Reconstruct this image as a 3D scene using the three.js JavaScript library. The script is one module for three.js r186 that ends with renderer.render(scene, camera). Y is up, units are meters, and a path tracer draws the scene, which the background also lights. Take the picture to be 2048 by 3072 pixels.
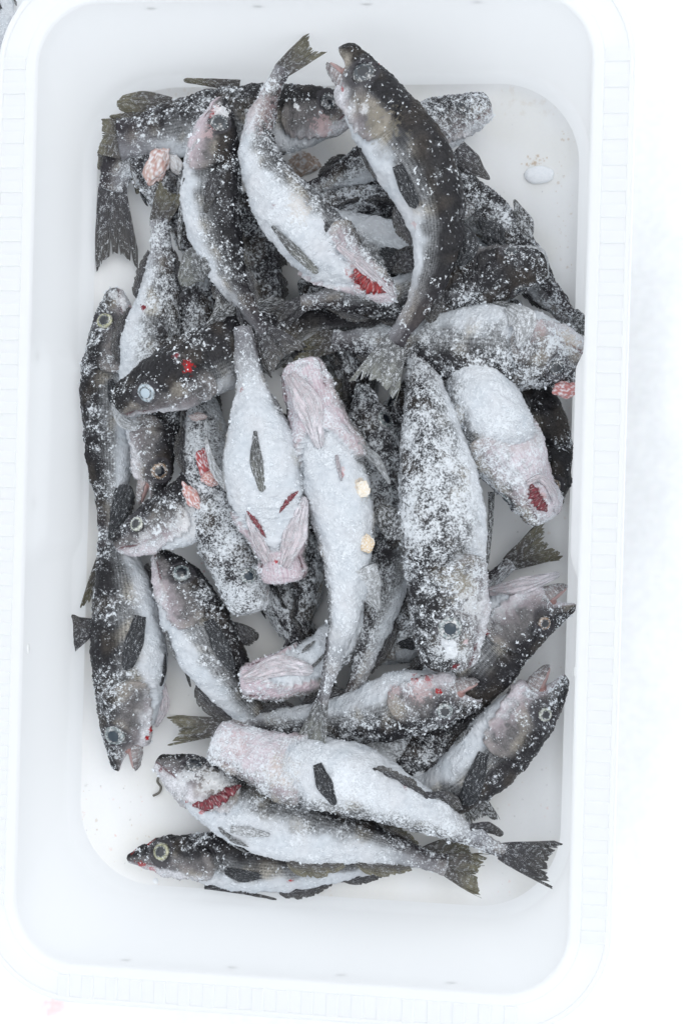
import * as THREE from 'three';
import { createNoise3D } from 'simplex-noise';
import { mergeGeometries, mergeVertices } from 'three/addons/utils/BufferGeometryUtils.js';
import { RoundedBoxGeometry } from 'three/addons/geometries/RoundedBoxGeometry.js';

// ---------------------------------------------------------------- camera, sky, sun, exposure
const scene = new THREE.Scene();
const CAM_H = 1.7, CAM_X = 0.262, PXM = 0.00045;                 // metres; 0.45 mm of tub floor per photo unit (photo = 1568 x 2352 units)
const FOV = 2 * Math.atan(1176 * PXM / Math.hypot(CAM_H, CAM_X)) * 180 / Math.PI;
const camera = new THREE.PerspectiveCamera(FOV, 682 / 1024, 0.05, 40);
camera.position.set(CAM_X, CAM_H, 0);
camera.up.set(0, 0, -1);
camera.lookAt(0, 0, 0);
camera.updateMatrixWorld(true);
scene.add(camera);

const renderer = new THREE.WebGLRenderer({ antialias: true });
renderer.setSize(682, 1024);
renderer.toneMapping = THREE.LinearToneMapping;
renderer.toneMappingExposure = 1.3;
renderer.shadowMap.enabled = true;

{ // even overcast sky, a little brighter towards the zenith
  const w = 64, h = 32, data = new Float32Array(w * h * 4);
  for (let j = 0; j < h; j++) {
    const el = (j + 0.5) / h * Math.PI - Math.PI / 2, k = 0.74 + 0.26 * Math.max(0, Math.sin(el));
    for (let i = 0; i < w; i++) data.set([0.935 * k, 0.975 * k, 1.02 * k, 1], (j * w + i) * 4);
  }
  const sky = new THREE.DataTexture(data, w, h, THREE.RGBAFormat, THREE.FloatType);
  sky.mapping = THREE.EquirectangularReflectionMapping; sky.magFilter = THREE.LinearFilter; sky.needsUpdate = true;
  scene.background = sky; scene.environment = sky;
}
const sun = new THREE.DirectionalLight(new THREE.Color(1, 0.985, 0.96), 0.5);
sun.position.set(1.6, 3.2, -0.9); sun.castShadow = true; sun.shadow.radius = 60;
sun.shadow.camera.left = sun.shadow.camera.bottom = -1; sun.shadow.camera.right = sun.shadow.camera.top = 1;
sun.shadow.mapSize.set(2048, 2048);
scene.add(sun, sun.target);

// ---------------------------------------------------------------- helpers
function rngOf(seed) { let a = seed >>> 0; return () => { a = (a + 0x6D2B79F5) | 0; let t = Math.imul(a ^ (a >>> 15), 1 | a); t = (t + Math.imul(t ^ (t >>> 7), 61 | t)) ^ t; return ((t ^ (t >>> 14)) >>> 0) / 4294967296; }; }
const n3 = createNoise3D(rngOf(11));
const clamp = (x, a = 0, b = 1) => Math.min(b, Math.max(a, x));
const sst = (a, b, x) => { const t = clamp((x - a) / (b - a)); return t * t * (3 - 2 * t); };
const lerp = (a, b, t) => a + (b - a) * t;
const V = (x, y, z) => new THREE.Vector3(x, y, z);
const ray = V(0, 0, 0);
// photo position -> point on the horizontal plane at height h (that height comes from what the thing lies on)
function P(px, py, h = 0) {
  ray.set(px / 784 - 1, 1 - py / 1176, 0.5);
  const asp = 1568 / 2352, t = Math.tan(FOV * Math.PI / 360);
  const d = V(ray.x * t * asp, ray.y * t, -1).transformDirection(camera.matrixWorld);
  const k = (h - CAM_H) / d.y;
  return V(CAM_X + d.x * k, h, d.z * k);
}
const mpp = h => PXM * (CAM_H - h) / CAM_H;                       // metres per photo unit at height h
const camInv = camera.matrixWorldInverse.copy(camera.matrixWorld).invert();
function toPx(p) {                                                 // used only to look up which skin point a mark sits on
  const v = p.clone().applyMatrix4(camInv), t = Math.tan(FOV * Math.PI / 360);
  return [784 + 784 * (v.x / -v.z) / (t * 1568 / 2352), 1176 - 1176 * (v.y / -v.z) / t];
}
const used = {};
function named(o, name) { const n = used[name] = (used[name] ?? -1) + 1; o.name = n ? `${name}_${String(n).padStart(3, '0')}` : name; return o; }
function tag(o, label, category, group, kind) { o.userData.label = label; if (category) o.userData.category = category; if (group) o.userData.group = group; if (kind) o.userData.kind = kind; return o; }
function mesh(name, geo, mat, parent) { const m = new THREE.Mesh(geo, mat); m.name = name; m.castShadow = m.receiveShadow = true; parent.add(m); return m; }
const std = (r, g, b, rough = 0.6, extra = {}) => { const m = new THREE.MeshPhysicalMaterial({ roughness: rough, ...extra }); m.color.setRGB(r, g, b); return m; };
const toS = x => { x = clamp(x); return Math.round(255 * (x <= 0.0031308 ? 12.92 * x : 1.055 * Math.pow(x, 1 / 2.4) - 0.055)); };
function dataTex(data, w, h, srgb) {
  const t = new THREE.DataTexture(data, w, h, THREE.RGBAFormat, THREE.UnsignedByteType);
  t.magFilter = THREE.LinearFilter; t.minFilter = THREE.LinearMipmapLinearFilter; t.generateMipmaps = true;
  t.wrapS = t.wrapT = THREE.RepeatWrapping; if (srgb) t.colorSpace = THREE.SRGBColorSpace; t.needsUpdate = true; return t;
}
function gridGeo(rows, cols, pos, uv, closed = false) {            // rows x cols points -> surface
  const g = new THREE.BufferGeometry(), idx = [];
  g.setAttribute('position', new THREE.BufferAttribute(pos, 3)); g.setAttribute('uv', new THREE.BufferAttribute(uv, 2));
  for (let i = 0; i < rows - 1; i++) for (let j = 0; j < cols - 1; j++) { const a = i * cols + j, b = a + 1, c = a + cols, d = c + 1; idx.push(a, c, b, b, c, d); }
  g.setIndex(idx); g.computeVertexNormals(); return g;
}

// ---------------------------------------------------------------- snow
{
  const S = 5, n = 260, g = new THREE.PlaneGeometry(2 * S, 2 * S, n, n); g.rotateX(-Math.PI / 2);
  const p = g.attributes.position;
  for (let i = 0; i < p.count; i++) {
    let x = p.getX(i) / S, z = p.getZ(i) / S;
    x = Math.sign(x) * Math.pow(Math.abs(x), 2) * S; z = Math.sign(z) * Math.pow(Math.abs(z), 2) * S;
    const inside = sst(0.42, 0.3, Math.abs(x + 0.05)) * sst(0.62, 0.48, Math.abs(z));
    const y = 0.012 * n3(x * 2.2, 0, z * 2.2) + 0.006 * n3(x * 8, 3, z * 8) + 0.0018 * n3(x * 34, 5, z * 34);
    p.setXYZ(i, x, lerp(0.012 + y, -0.006, inside), z);
  }
  g.computeVertexNormals();
  const w = 512, d = new Uint8Array(w * w * 4), st = P(122, 2308, 0), uvA = new Float32Array(p.count * 2);
  for (let i = 0; i < p.count; i++) { uvA[2 * i] = (p.getX(i) + 1) / 2; uvA[2 * i + 1] = (p.getZ(i) + 1) / 2; }
  g.setAttribute('uv', new THREE.BufferAttribute(uvA, 2));
  for (let j = 0; j < w; j++) for (let i = 0; i < w; i++) {
    const x = (i + 0.5) / w * 2 - 1, z = (j + 0.5) / w * 2 - 1, gr = 0.03 * n3(x * 90, 1, z * 90) + 0.02 * n3(x * 20, 2, z * 20);
    const r = Math.hypot(x - st.x, z - st.z), b = sst(0.016, 0.004, r + 0.008 * n3(x * 120, 4, z * 120)) * 0.22;
    d.set([toS(0.90 + gr), toS((0.915 + gr) * (1 - b)), toS((0.93 + gr) * (1 - b)), 255], (j * w + i) * 4);
  }
  const t = dataTex(d, w, w, true); t.wrapS = t.wrapT = THREE.ClampToEdgeWrapping;
  const m = std(1, 1, 1, 0.95, { map: t });
  const s = mesh('snow_ground', g, m, scene); s.userData.kind = 'structure'; s.userData.label = 'white packed snow the tub stands on';
}

// ---------------------------------------------------------------- tub
const RIM = 0.17;
const tub = named(new THREE.Group(), 'plastic_tub');
tag(tub, 'white translucent rectangular plastic tub with ribbed rim, full of frozen fish', 'tub'); scene.add(tub);
const tubC = { x: 0, z: 0, hx: 0, hz: 0 };
{
  const l = P(60.5, 1120, RIM), r = P(1331, 1120, RIM), t = P(700, -4, RIM), b = P(700, 2249, RIM);
  tubC.x = (l.x + r.x) / 2; tubC.z = (t.z + b.z) / 2; tubC.hx = (r.x - l.x) / 2; tubC.hz = (b.z - t.z) / 2;
  tub.position.set(tubC.x, 0, tubC.z); tub.rotation.y = -0.0272;
  // outline of the rounded rectangle, same point count at every level
  const CS = 18, SX = 40, SZ = 70;
  const outline = (hx, hz, r) => {
    const o = [];
    const side = (x0, z0, x1, z1, n) => { for (let i = 0; i < n; i++) o.push([lerp(x0, x1, i / n), lerp(z0, z1, i / n)]); };
    const arc = (cx, cz, a0) => { for (let i = 0; i < CS; i++) { const a = a0 + i / CS * Math.PI / 2; o.push([cx + r * Math.cos(a), cz + r * Math.sin(a)]); } };
    side(hx, -hz + r, hx, hz - r, SZ); arc(hx - r, hz - r, 0);
    side(hx - r, hz, -hx + r, hz, SX); arc(-hx + r, hz - r, Math.PI / 2);
    side(-hx, hz - r, -hx, -hz + r, SZ); arc(-hx + r, -hz + r, Math.PI);
    side(-hx + r, -hz, hx - r, -hz, SX); arc(hx - r, -hz + r, Math.PI * 1.5);
    return o;
  };
  const { hx, hz } = tubC, dx = 0.001, dz = 0.03, fl = 0.0045;
  const levels = [];                                              // [y, hx, hz, radius]
  const fx = hx - dx, fz = hz - dz;
  const L = (y, ox, oz, r, bulge = 0) => levels.push([y, ox, oz, r, bulge]);
  const FR = 0.024;
  for (const k of [0.02, 0.3, 0.6, 0.85, 0.95]) L(fl, (fx - FR) * k, (fz - FR) * k, 0.08 * k);
  for (let i = 0; i <= 8; i++) { const a = i / 8 * Math.PI / 2; L(fl + FR * (1 - Math.cos(a)), fx - FR * (1 - Math.sin(a)), fz - FR * (1 - Math.sin(a)), 0.08 + 0.008 * i / 8, sst(0.3, 1, i / 8)); }
  for (let i = 1; i <= 8; i++) { const k = i / 9; L(lerp(fl + FR, RIM - 0.006, k), lerp(fx, hx, k), lerp(fz, hz, k), lerp(0.088, 0.06, k), 1 - sst(0.75, 1, k)); }
  L(RIM - 0.004, hx, hz, 0.06); L(RIM - 0.001, hx + 0.001, hz + 0.001, 0.061); L(RIM, hx + 0.0035, hz + 0.0035, 0.0635);
  L(RIM, hx + 0.0105, hz + 0.0105, 0.0705); L(RIM - 0.0008, hx + 0.0115, hz + 0.0115, 0.0715); L(RIM - 0.0025, hx + 0.012, hz + 0.012, 0.072); // inner strip
  L(RIM - 0.0025, hx + 0.0335, hz + 0.0325, 0.0935);                                                             // shallow pocket floor
  L(RIM - 0.0008, hx + 0.034, hz + 0.033, 0.094); L(RIM, hx + 0.035, hz + 0.034, 0.095); L(RIM, hx + 0.038, hz + 0.037, 0.098); L(RIM - 0.002, hx + 0.0395, hz + 0.0385, 0.0995);
  L(RIM - 0.026, hx + 0.0405, hz + 0.0395, 0.1005); L(RIM - 0.026, hx + 0.038, hz + 0.037, 0.098); L(RIM - 0.008, hx + 0.037, hz + 0.036, 0.097);
  L(RIM - 0.008, hx + 0.004, hz + 0.004, 0.064); L(RIM - 0.004, hx, hz, 0.06);
  const n = 2 * SX + 2 * SZ + 4 * CS, cols = n + 1, pos = new Float32Array(levels.length * cols * 3), uv = new Float32Array(levels.length * cols * 2);
  levels.forEach(([y, ox, oz, r, bulge], i) => {
    const o = outline(ox, oz, Math.min(r, ox, oz));
    for (let j = 0; j < cols; j++) {
      let [x, z] = o[j % n];
      if (bulge) { const m = bulge * sst(0.105, 0.088, Math.abs(z + 0.03)) * 0.0075; if (Math.abs(x) > fx - 0.02) x -= Math.sign(x) * m; }
      pos.set([x, y, z], (i * cols + j) * 3); uv.set([x / 0.8 + 0.5, z / 1.2 + 0.5], (i * cols + j) * 2);
    }
  });
  const piece = (a, b) => gridGeo(b - a + 1, cols, pos.slice(a * cols * 3, (b + 1) * cols * 3), uv.slice(a * cols * 2, (b + 1) * cols * 2));
  const iW = levels.findIndex(l => l[0] >= fl + 0.004), iR = levels.findIndex(l => l[0] >= RIM - 0.0045);
  // plastic colour: faint rusty and pinkish specks, drips and scuffs where the photograph has them
  const w = 1024, h = 1536, d = new Uint8Array(w * h * 4), rnd = rngOf(5);
  const specks = [];
  const toLocal = (px, py) => { const v = P(px, py, fl); v.x -= tubC.x; v.z -= tubC.z; return v.applyAxisAngle(V(0, 1, 0), 0.0272); };
  const spot = (px, py, r, c, a) => { const v = toLocal(px, py); specks.push([v.x, v.z, r, c, a]); };
  const rust = [0.42, 0.24, 0.07], pinkc = [0.75, 0.38, 0.30], grey = [0.16, 0.16, 0.15], red = [0.5, 0.05, 0.05], tan = [0.55, 0.42, 0.28];
  spot(1225, 374, 0.0034, rust, 0.9); for (let i = 0; i < 22; i++) spot(1225 + (rnd() - 0.5) * 60, 368 + (rnd() - 0.5) * 26, 0.0007 + rnd() * 0.0009, rust, 0.6);
  for (let i = 0; i < 60; i++) spot(1295 + (rnd() - 0.5) * 44, 300 + rnd() * 330, 0.0004 + rnd() * rnd() * 0.0019, rust, 0.15 + 0.4 * rnd());
  for (let i = 0; i < 26; i++) spot(1150 + rnd() * 130, 205 + rnd() * 60, 0.0008 + rnd() * 0.0035, tan, 0.08 + 0.16 * rnd());
  for (let i = 0; i < 110; i++) { const a = rnd() * 2.6 + 1.2; spot(255 + Math.cos(a) * (70 + 12 * rnd()), 1935 + Math.sin(a) * (110 + 14 * rnd()), 0.0004 + rnd() * rnd() * 0.0022, rnd() < 0.5 ? pinkc : tan, 0.08 + 0.34 * rnd()); }
  for (let i = 0; i < 60; i++) spot(180 + rnd() * 200, 1800 + rnd() * 250, 0.0005 + rnd() * rnd() * 0.0022, [rust, pinkc, grey, tan][rnd() * 4 | 0], 0.25 + 0.5 * rnd());
  for (let i = 0; i < 22; i++) spot(480 + rnd() * 20 - 60 + rnd() * 60, 1460 + rnd() * 160, 0.0005 + rnd() * 0.0009, grey, 0.3);
  for (let i = 0; i < 14; i++) spot(455 + rnd() * 40, 1235 + rnd() * 90, 0.0006 + rnd() * 0.0014, red, 0.6);
  for (let i = 0; i < 70; i++) spot(1100 + rnd() * 190, 1750 + rnd() * 330, 0.0005 + rnd() * rnd() * 0.0016, [tan, grey, pinkc][rnd() * 3 | 0], 0.2 + 0.4 * rnd());
  for (let i = 0; i < 60; i++) spot(1180 + rnd() * 130, 900 + rnd() * 700, 0.0005 + rnd() * rnd() * 0.0022, [tan, rust, pinkc][rnd() * 3 | 0], 0.2 + 0.3 * rnd());
  for (let i = 0; i < 160; i++) spot(60 + rnd() * 1260, 20 + rnd() * 2180, 0.0005 + rnd() * rnd() * 0.0012, grey, 0.2 + 0.5 * rnd());
  for (let i = 0; i < 40; i++) spot(270 + rnd() * 260, 190 + rnd() * 60, 0.001 + rnd() * 0.003, tan, 0.12 + 0.15 * rnd());
  for (let i = 0; i < 16; i++) spot(600 + rnd() * 160, 2040 + rnd() * 30, 0.001 + rnd() * 0.003, tan, 0.1 + 0.15 * rnd());
  for (let i = 0; i < 60; i++) spot(130 + (rnd() - 0.5) * 60, 480 + rnd() * 800, 0.0008 + rnd() * 0.002, tan, 0.1 + 0.2 * rnd());
  const buf = new Float32Array(w * h * 3);
  for (let j = 0; j < h; j++) for (let i = 0; i < w; i++) {
    const x = ((i + 0.5) / w - 0.5) * 0.8, z = ((j + 0.5) / h - 0.5) * 1.2;
    const s = 0.012 * n3(x * 14, 1, z * 14) + 0.008 * n3(x * 60, 2, z * 9) + 0.006 * n3(x * 220, 3, z * 220);
    const film = sst(0.1, 0.6, n3(x * 9 + 4, 8, z * 9)) * 0.03;
    buf.set([0.865 + s - film * 0.5, 0.87 + s - film * 0.7, 0.875 + s - film * 1.3], (j * w + i) * 3);
  }
  for (const [sx, sz, r, c, a] of specks) {
    const ci = (sx / 0.8 + 0.5) * w, cj = (sz / 1.2 + 0.5) * h, rp = r / 0.8 * w;
    for (let j = Math.floor(cj - rp * 2); j <= cj + rp * 2; j++) for (let i = Math.floor(ci - rp * 2); i <= ci + rp * 2; i++) {
      if (i < 0 || j < 0 || i >= w || j >= h) continue;
      const dd = Math.hypot(i - ci, j - cj) / rp + 0.45 * n3(i * 0.35, j * 0.35, r * 9000);
      const m = 0.62 * a * sst(1.05, 0.3, dd); if (m <= 0) continue;
      for (let k = 0; k < 3; k++) { const q = (j * w + i) * 3 + k; buf[q] = lerp(buf[q], c[k], m); }
    }
  }
  for (let i = 0; i < w * h; i++) d.set([toS(buf[3 * i]), toS(buf[3 * i + 1]), toS(buf[3 * i + 2]), 255], i * 4);
  const t2 = dataTex(d, w, h, true);
  const plastic = std(1, 1, 1, 0.45, { map: t2, specularIntensity: 0.5 });
  const thin = std(0.945, 0.95, 0.955, 1, { transmission: 0.6, clearcoat: 0.3, clearcoatRoughness: 0.35, side: THREE.DoubleSide });   // wall: milky sheet that lets the outside light through
  const plain = std(0.875, 0.882, 0.885, 0.5, { specularIntensity: 0.5 });
  mesh('tub_floor', piece(0, iW), plastic, tub); mesh('tub_wall', piece(iW, iR), thin, tub); mesh('tub_rim', piece(iR, levels.length - 1), thin, tub);
  const ribX = new RoundedBoxGeometry(0.0225, 0.0046, 0.0115, 2, 0.0008), ribZ = new RoundedBoxGeometry(0.0115, 0.0046, 0.0215, 2, 0.0008);
  const pitch = 0.0236;
  for (const s of [-1, 1]) {
    for (let k = -17; k <= 17; k++) mesh('rib', ribX, thin, tub).position.set(s * (hx + 0.0228), RIM - 0.0026, k * pitch);
    for (let k = -9; k <= 9; k++) mesh('rib', ribZ, thin, tub).position.set(k * pitch, RIM - 0.0026, s * (hz + 0.0223));
  }
  // little moulded bosses on floor, walls and rim
  const boss = new THREE.SphereGeometry(1, 16, 10);
  const bossAt = (x, y, z, a, b, c) => { const m = mesh('moulded_boss', boss, plain, tub); m.position.set(x, y, z); m.scale.set(a, b, c); };
  for (const k of [-2, 0, 2]) for (const s of [-1, 1]) { bossAt(s * (hx - 0.0005), RIM - 0.018, k * pitch * 3 + 0.02, 0.001, 0.003, 0.005); bossAt(s * (hx + 0.0225), RIM - 0.0038, (k * 3 + 0.5) * pitch, 0.003, 0.0012, 0.0045); }
  for (const k of [-3, -1, 1, 3]) for (const s of [-1, 1]) { bossAt(k * pitch * 2.2, RIM - 0.016, s * (hz - 0.001), 0.0055, 0.003, 0.0012); bossAt((k * 2 + 0.5) * pitch, RIM - 0.0038, s * (hz + 0.022), 0.0045, 0.0012, 0.003); }
}

// ---------------------------------------------------------------- fish
const DEP = [[0, .11], [.012, .19], [.035, .31], [.075, .46], [.125, .61], [.185, .76], [.25, .88], [.31, .96], [.38, 1], [.44, .98], [.52, .91], [.61, .77], [.7, .60], [.8, .43], [.88, .31], [.95, .25], [1, .27]];
const WID = [[0, .14], [.012, .24], [.035, .38], [.075, .56], [.125, .74], [.185, .90], [.25, .99], [.31, 1], [.39, .99], [.47, .94], [.56, .82], [.65, .66], [.75, .48], [.85, .30], [.93, .19], [1, .11]];
const prof = (tab, u) => { for (let i = 1; i < tab.length; i++) if (u <= tab[i][0]) { const t = (u - tab[i - 1][0]) / (tab[i][0] - tab[i - 1][0]); const a = tab[Math.max(0, i - 2)][1], b = tab[i - 1][1], c = tab[i][1], d = tab[Math.min(tab.length - 1, i + 1)][1]; return lerp(lerp(b, c, t), 0.5 * (2 * b + (c - a) * t + (2 * a - 5 * b + 4 * c - d) * t * t + (3 * b - a - 3 * c + d) * t * t * t), 0.6); } return tab[tab.length - 1][1]; };
const NS = 200, NA = 60, TAU = Math.PI * 2;
const frostBig = (p) => 0.40 * n3(p.x * 15, p.y * 15, p.z * 15) + 0.48 * n3(p.x * 42, p.y * 42, p.z * 42) + 0.45 * n3(p.x * 120, p.y * 120, p.z * 120);   // where the rime lies thick or thin
const frostField = (p, fb = frostBig(p)) => 0.44 * n3(p.x * 330, p.y * 330, p.z * 330) + 0.46 * n3(p.x * 720, p.y * 720, p.z * 720) + 0.48 * fb;
const COL = { b: [0.38, 0.008, 0.012], r: [0.16, 0.012, 0.02], p: [0.58, 0.42, 0.43], f: [0.80, 0.83, 0.87], y: [0.66, 0.50, 0.33], k: [0.02, 0.02, 0.022], w: [0.70, 0.71, 0.73], g: [0.30, 0.27, 0.21] };
const iceGeo = new THREE.IcosahedronGeometry(1, 0);
const iceMat = std(0.76, 0.80, 0.84, 0.6, { specularIntensity: 0.6 });
const shared = { iris: std(1, 1, 1, 0.3, { vertexColors: true, clearcoat: 1, clearcoatRoughness: 0.08 }),
  lining: std(0.30, 0.17, 0.155, 0.35), gum: std(0.40, 0.27, 0.26, 0.4),
  gillV: std(1, 1, 1, 0.32, { vertexColors: true }),
  pupil: std(0.008, 0.011, 0.016, 0.12, { clearcoat: 1, clearcoatRoughness: 0.06 }), pupilMilk: std(0.03, 0.045, 0.06, 0.25), pupilWhite: std(0.42, 0.5, 0.56, 0.5),
  irisYellow: std(0.45, 0.45, 0.27, 0.35), irisPale: std(0.55, 0.58, 0.50, 0.35), irisDark: std(0.05, 0.06, 0.07, 0.25), irisCopper: std(0.33, 0.22, 0.14, 0.35), irisGrey: std(0.27, 0.32, 0.33, 0.35),
};
// fin skins: u across the rays, v from root to edge
function finTex(seed, base, edge, frost) {
  const w = 256, h = 192, d = new Uint8Array(w * h * 4), b = new Uint8Array(w * h * 4);
  for (let j = 0; j < h; j++) for (let i = 0; i < w; i++) {
    const u = i / w, v = j / h, ry = Math.pow(Math.abs(Math.sin(u * Math.PI * 17 + v * 1.2 * n3(seed, u * 3, 0))), 0.7);
    const k = 0.82 + 0.28 * ry + 0.3 * n3(u * 5, v * 4, seed) + 0.2 * n3(u * 40, v * 20, seed);
    const e = sst(0.25, 1, v + 0.2 * n3(u * 4, v * 3, seed + 5));
    const f = sst(0.0, 0.16, 0.45 * n3(u * 7, v * 9, seed + 1) + 0.5 * n3(u * 26, v * 36, seed + 2) + 0.5 * n3(u * 55, v * 75, seed + 9) + frost - 0.75);
    const c = [0, 1, 2].map(q => lerp(lerp(base[q], edge[q], e) * k, COL.f[q] * 0.92, f * 0.9));
    d.set([...c.map(toS), 255], (j * w + i) * 4);
    const hh = clamp(0.35 * ry + 0.6 * f) * 255; b.set([hh, clamp(0.5 + 0.4 * f) * 255, 0, 255], (j * w + i) * 4);
  }
  const bt = dataTex(b, w, h);
  return new THREE.MeshPhysicalMaterial({ map: dataTex(d, w, h, true), bumpMap: bt, bumpScale: 0.0008, roughnessMap: bt, roughness: 1 });
}
const FIN = {
  dark: finTex(1, [0.032, 0.031, 0.036], [0.06, 0.057, 0.055], 0.40), frosty: finTex(2, [0.04, 0.04, 0.042], [0.08, 0.08, 0.075], 0.75),
  olive: finTex(3, [0.06, 0.055, 0.052], [0.135, 0.125, 0.085], 0.40), black: finTex(4, [0.014, 0.016, 0.02], [0.022, 0.025, 0.03], 0.34), white: finTex(6, [0.38, 0.39, 0.40], [0.30, 0.31, 0.32], 0.9),
  grey: finTex(9, [0.085, 0.088, 0.09], [0.17, 0.175, 0.16], 0.56),
  pink: finTex(7, [0.54, 0.485, 0.515], [0.62, 0.59, 0.63], 0.56),
};
const opEdge = (c, k = 0.13) => 0.315 - 0.06 * Math.pow(Math.abs(c + 0.15), 1.6) * (k < 0.1 && c < 0 ? k * 10 : 1) - k * sst(-0.5, -1.0, c);     // gill cover edge: runs forward to the throat below
function frameSurface(f) { // surface point of a fish at body fraction u and angle a (0 = back, +-PI = belly)
  return (u, a, out = V(0, 0, 0), lift = 0) => {
    const s = clamp(u) * (f.NF - 1), i = Math.min(f.NF - 2, Math.floor(s)), t = s - i;
    const C = f.C, D = f.D, B = f.B;
    const d = lerp(f.dep[i], f.dep[i + 1], t), w = lerp(f.wid[i], f.wid[i + 1], t);
    const c = Math.cos(a), sn = Math.sin(a);
    let rd = d * (c > 0 ? 0.94 : 1.06), disp = 0;
    const L = f.L, op = opEdge(c, f.o.opV);      // gill cover edge curves forward above and below
    const ok = sst(0.8, 0.4, c) * (f.o.op ?? 1);
    if (ok > 0) disp += L * ok * (0.012 * sst(op - 0.13, op - 0.012, u) * sst(op + 0.003, op - 0.003, u) - 0.010 * sst(op - 0.003, op + 0.004, u) * sst(op + 0.03, op + 0.006, u) - 0.0028 * sst(0.014, 0.0, Math.abs(u - op + 0.085 - 0.03 * c)) * sst(0.4, 0.1, c));
    const me = Math.abs(sn) > 0 ? Math.abs(c + 0.30 + u * 2.4) : 1;
    if (u < 0.115 && !f.open) disp -= L * 0.006 * sst(0.16, 0.02, me) * sst(0.115, 0.09, u);
    const ed = Math.hypot((u - 0.128) * L, (Math.abs(a) - f.eyeA) * w * 0.9);  // brow ridge around the eye
    disp += L * 0.005 * sst(0.052 * L, 0.038 * L, ed) * sst(0.030 * L, 0.036 * L, ed) - L * 0.006 * sst(0.034 * L, 0.026 * L, ed);
    if (f.open && c < 0) { const k = sst(0.105, 0.07, u); rd = lerp(rd, d * 0.22, k); }
    const lat = sst(0.25, 0.3, u) * sst(0.98, 0.9, u);
    disp -= lat * 0.0007 * sst(0.05, 0.0, Math.abs(Math.abs(a) - 1.35 - 0.25 * sst(0.6, 0.3, u)));
    out.set(0, 0, 0);
    const k0 = (rd + disp + lift) * c, k1 = (w + disp + lift) * sn;
    out.x = lerp(C[i].x, C[i + 1].x, t) + lerp(D[i].x, D[i + 1].x, t) * k0 + lerp(B[i].x, B[i + 1].x, t) * k1;
    out.y = lerp(C[i].y, C[i + 1].y, t) + lerp(D[i].y, D[i + 1].y, t) * k0 + lerp(B[i].y, B[i + 1].y, t) * k1;
    out.z = lerp(C[i].z, C[i + 1].z, t) + lerp(D[i].z, D[i + 1].z, t) * k0 + lerp(B[i].z, B[i + 1].z, t) * k1;
    return out;
  };
}
// thin solid sheet from a grid of points (rows = along rays), closed round its edge
function sheet(pts, rows, cols, thick) {
  const pos = new Float32Array(rows * cols * 3), uv = new Float32Array(rows * cols * 2);
  for (let i = 0; i < rows * cols; i++) { pts[i].toArray(pos, i * 3); uv[2 * i] = (i % cols) / (cols - 1); uv[2 * i + 1] = Math.floor(i / cols) / (rows - 1); }
  const g = gridGeo(rows, cols, pos, uv), nn = g.attributes.normal.array, n = rows * cols;
  const p2 = new Float32Array(n * 6), u2 = new Float32Array(n * 4), idx = [];
  for (let i = 0; i < n; i++) {
    const r = Math.floor(i / cols), e = (r === rows - 1 || i % cols === 0 || i % cols === cols - 1) ? 0.3 : 1;
    for (let k = 0; k < 3; k++) { p2[i * 3 + k] = pos[i * 3 + k] + nn[i * 3 + k] * thick * e; p2[(n + i) * 3 + k] = pos[i * 3 + k] - nn[i * 3 + k] * thick * e; }
    u2[2 * i] = u2[2 * (n + i)] = uv[2 * i]; u2[2 * i + 1] = u2[2 * (n + i) + 1] = uv[2 * i + 1];
  }
  const q = (a, b, c, d) => idx.push(a, c, b, b, c, d);
  for (let i = 0; i < rows - 1; i++) for (let j = 0; j < cols - 1; j++) { const a = i * cols + j; q(a, a + 1, a + cols, a + cols + 1); q(n + a + 1, n + a, n + a + cols + 1, n + a + cols); }
  for (let j = 0; j < cols - 1; j++) { const a = (rows - 1) * cols + j; q(a, a + 1, n + a, n + a + 1); q(n + j, n + j + 1, j, j + 1); }
  for (let i = 0; i < rows - 1; i++) { const a = i * cols, b = a + cols - 1; q(n + a, a, n + a + cols, a + cols); q(b, n + b, b + cols, n + b + cols); }
  const o = new THREE.BufferGeometry(); o.setAttribute('position', new THREE.BufferAttribute(p2, 3)); o.setAttribute('uv', new THREE.BufferAttribute(u2, 2)); o.setIndex(idx); o.computeVertexNormals(); return o;
}
const ALL = [], skins = {};
const RINGS = (() => { // more rings round the eye, mouth and gill cover
  const n = 2000, acc = [0]; for (let i = 1; i <= n; i++) { const u = (i - 0.5) / n; acc.push(acc[i - 1] + 1 + 1.3 * sst(0.2, 0.1, u) + 3.2 * Math.exp(-(((u - 0.285) / 0.045) ** 2))); }
  const r = []; let k = 0; for (let i = 0; i < NS; i++) { const t = i / (NS - 1) * acc[n]; while (k < n - 1 && acc[k + 1] < t) k++; r.push(clamp((k + (t - acc[k]) / (acc[k + 1] - acc[k])) / n)); } return r; })();
let fishSeed = 100;
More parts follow.
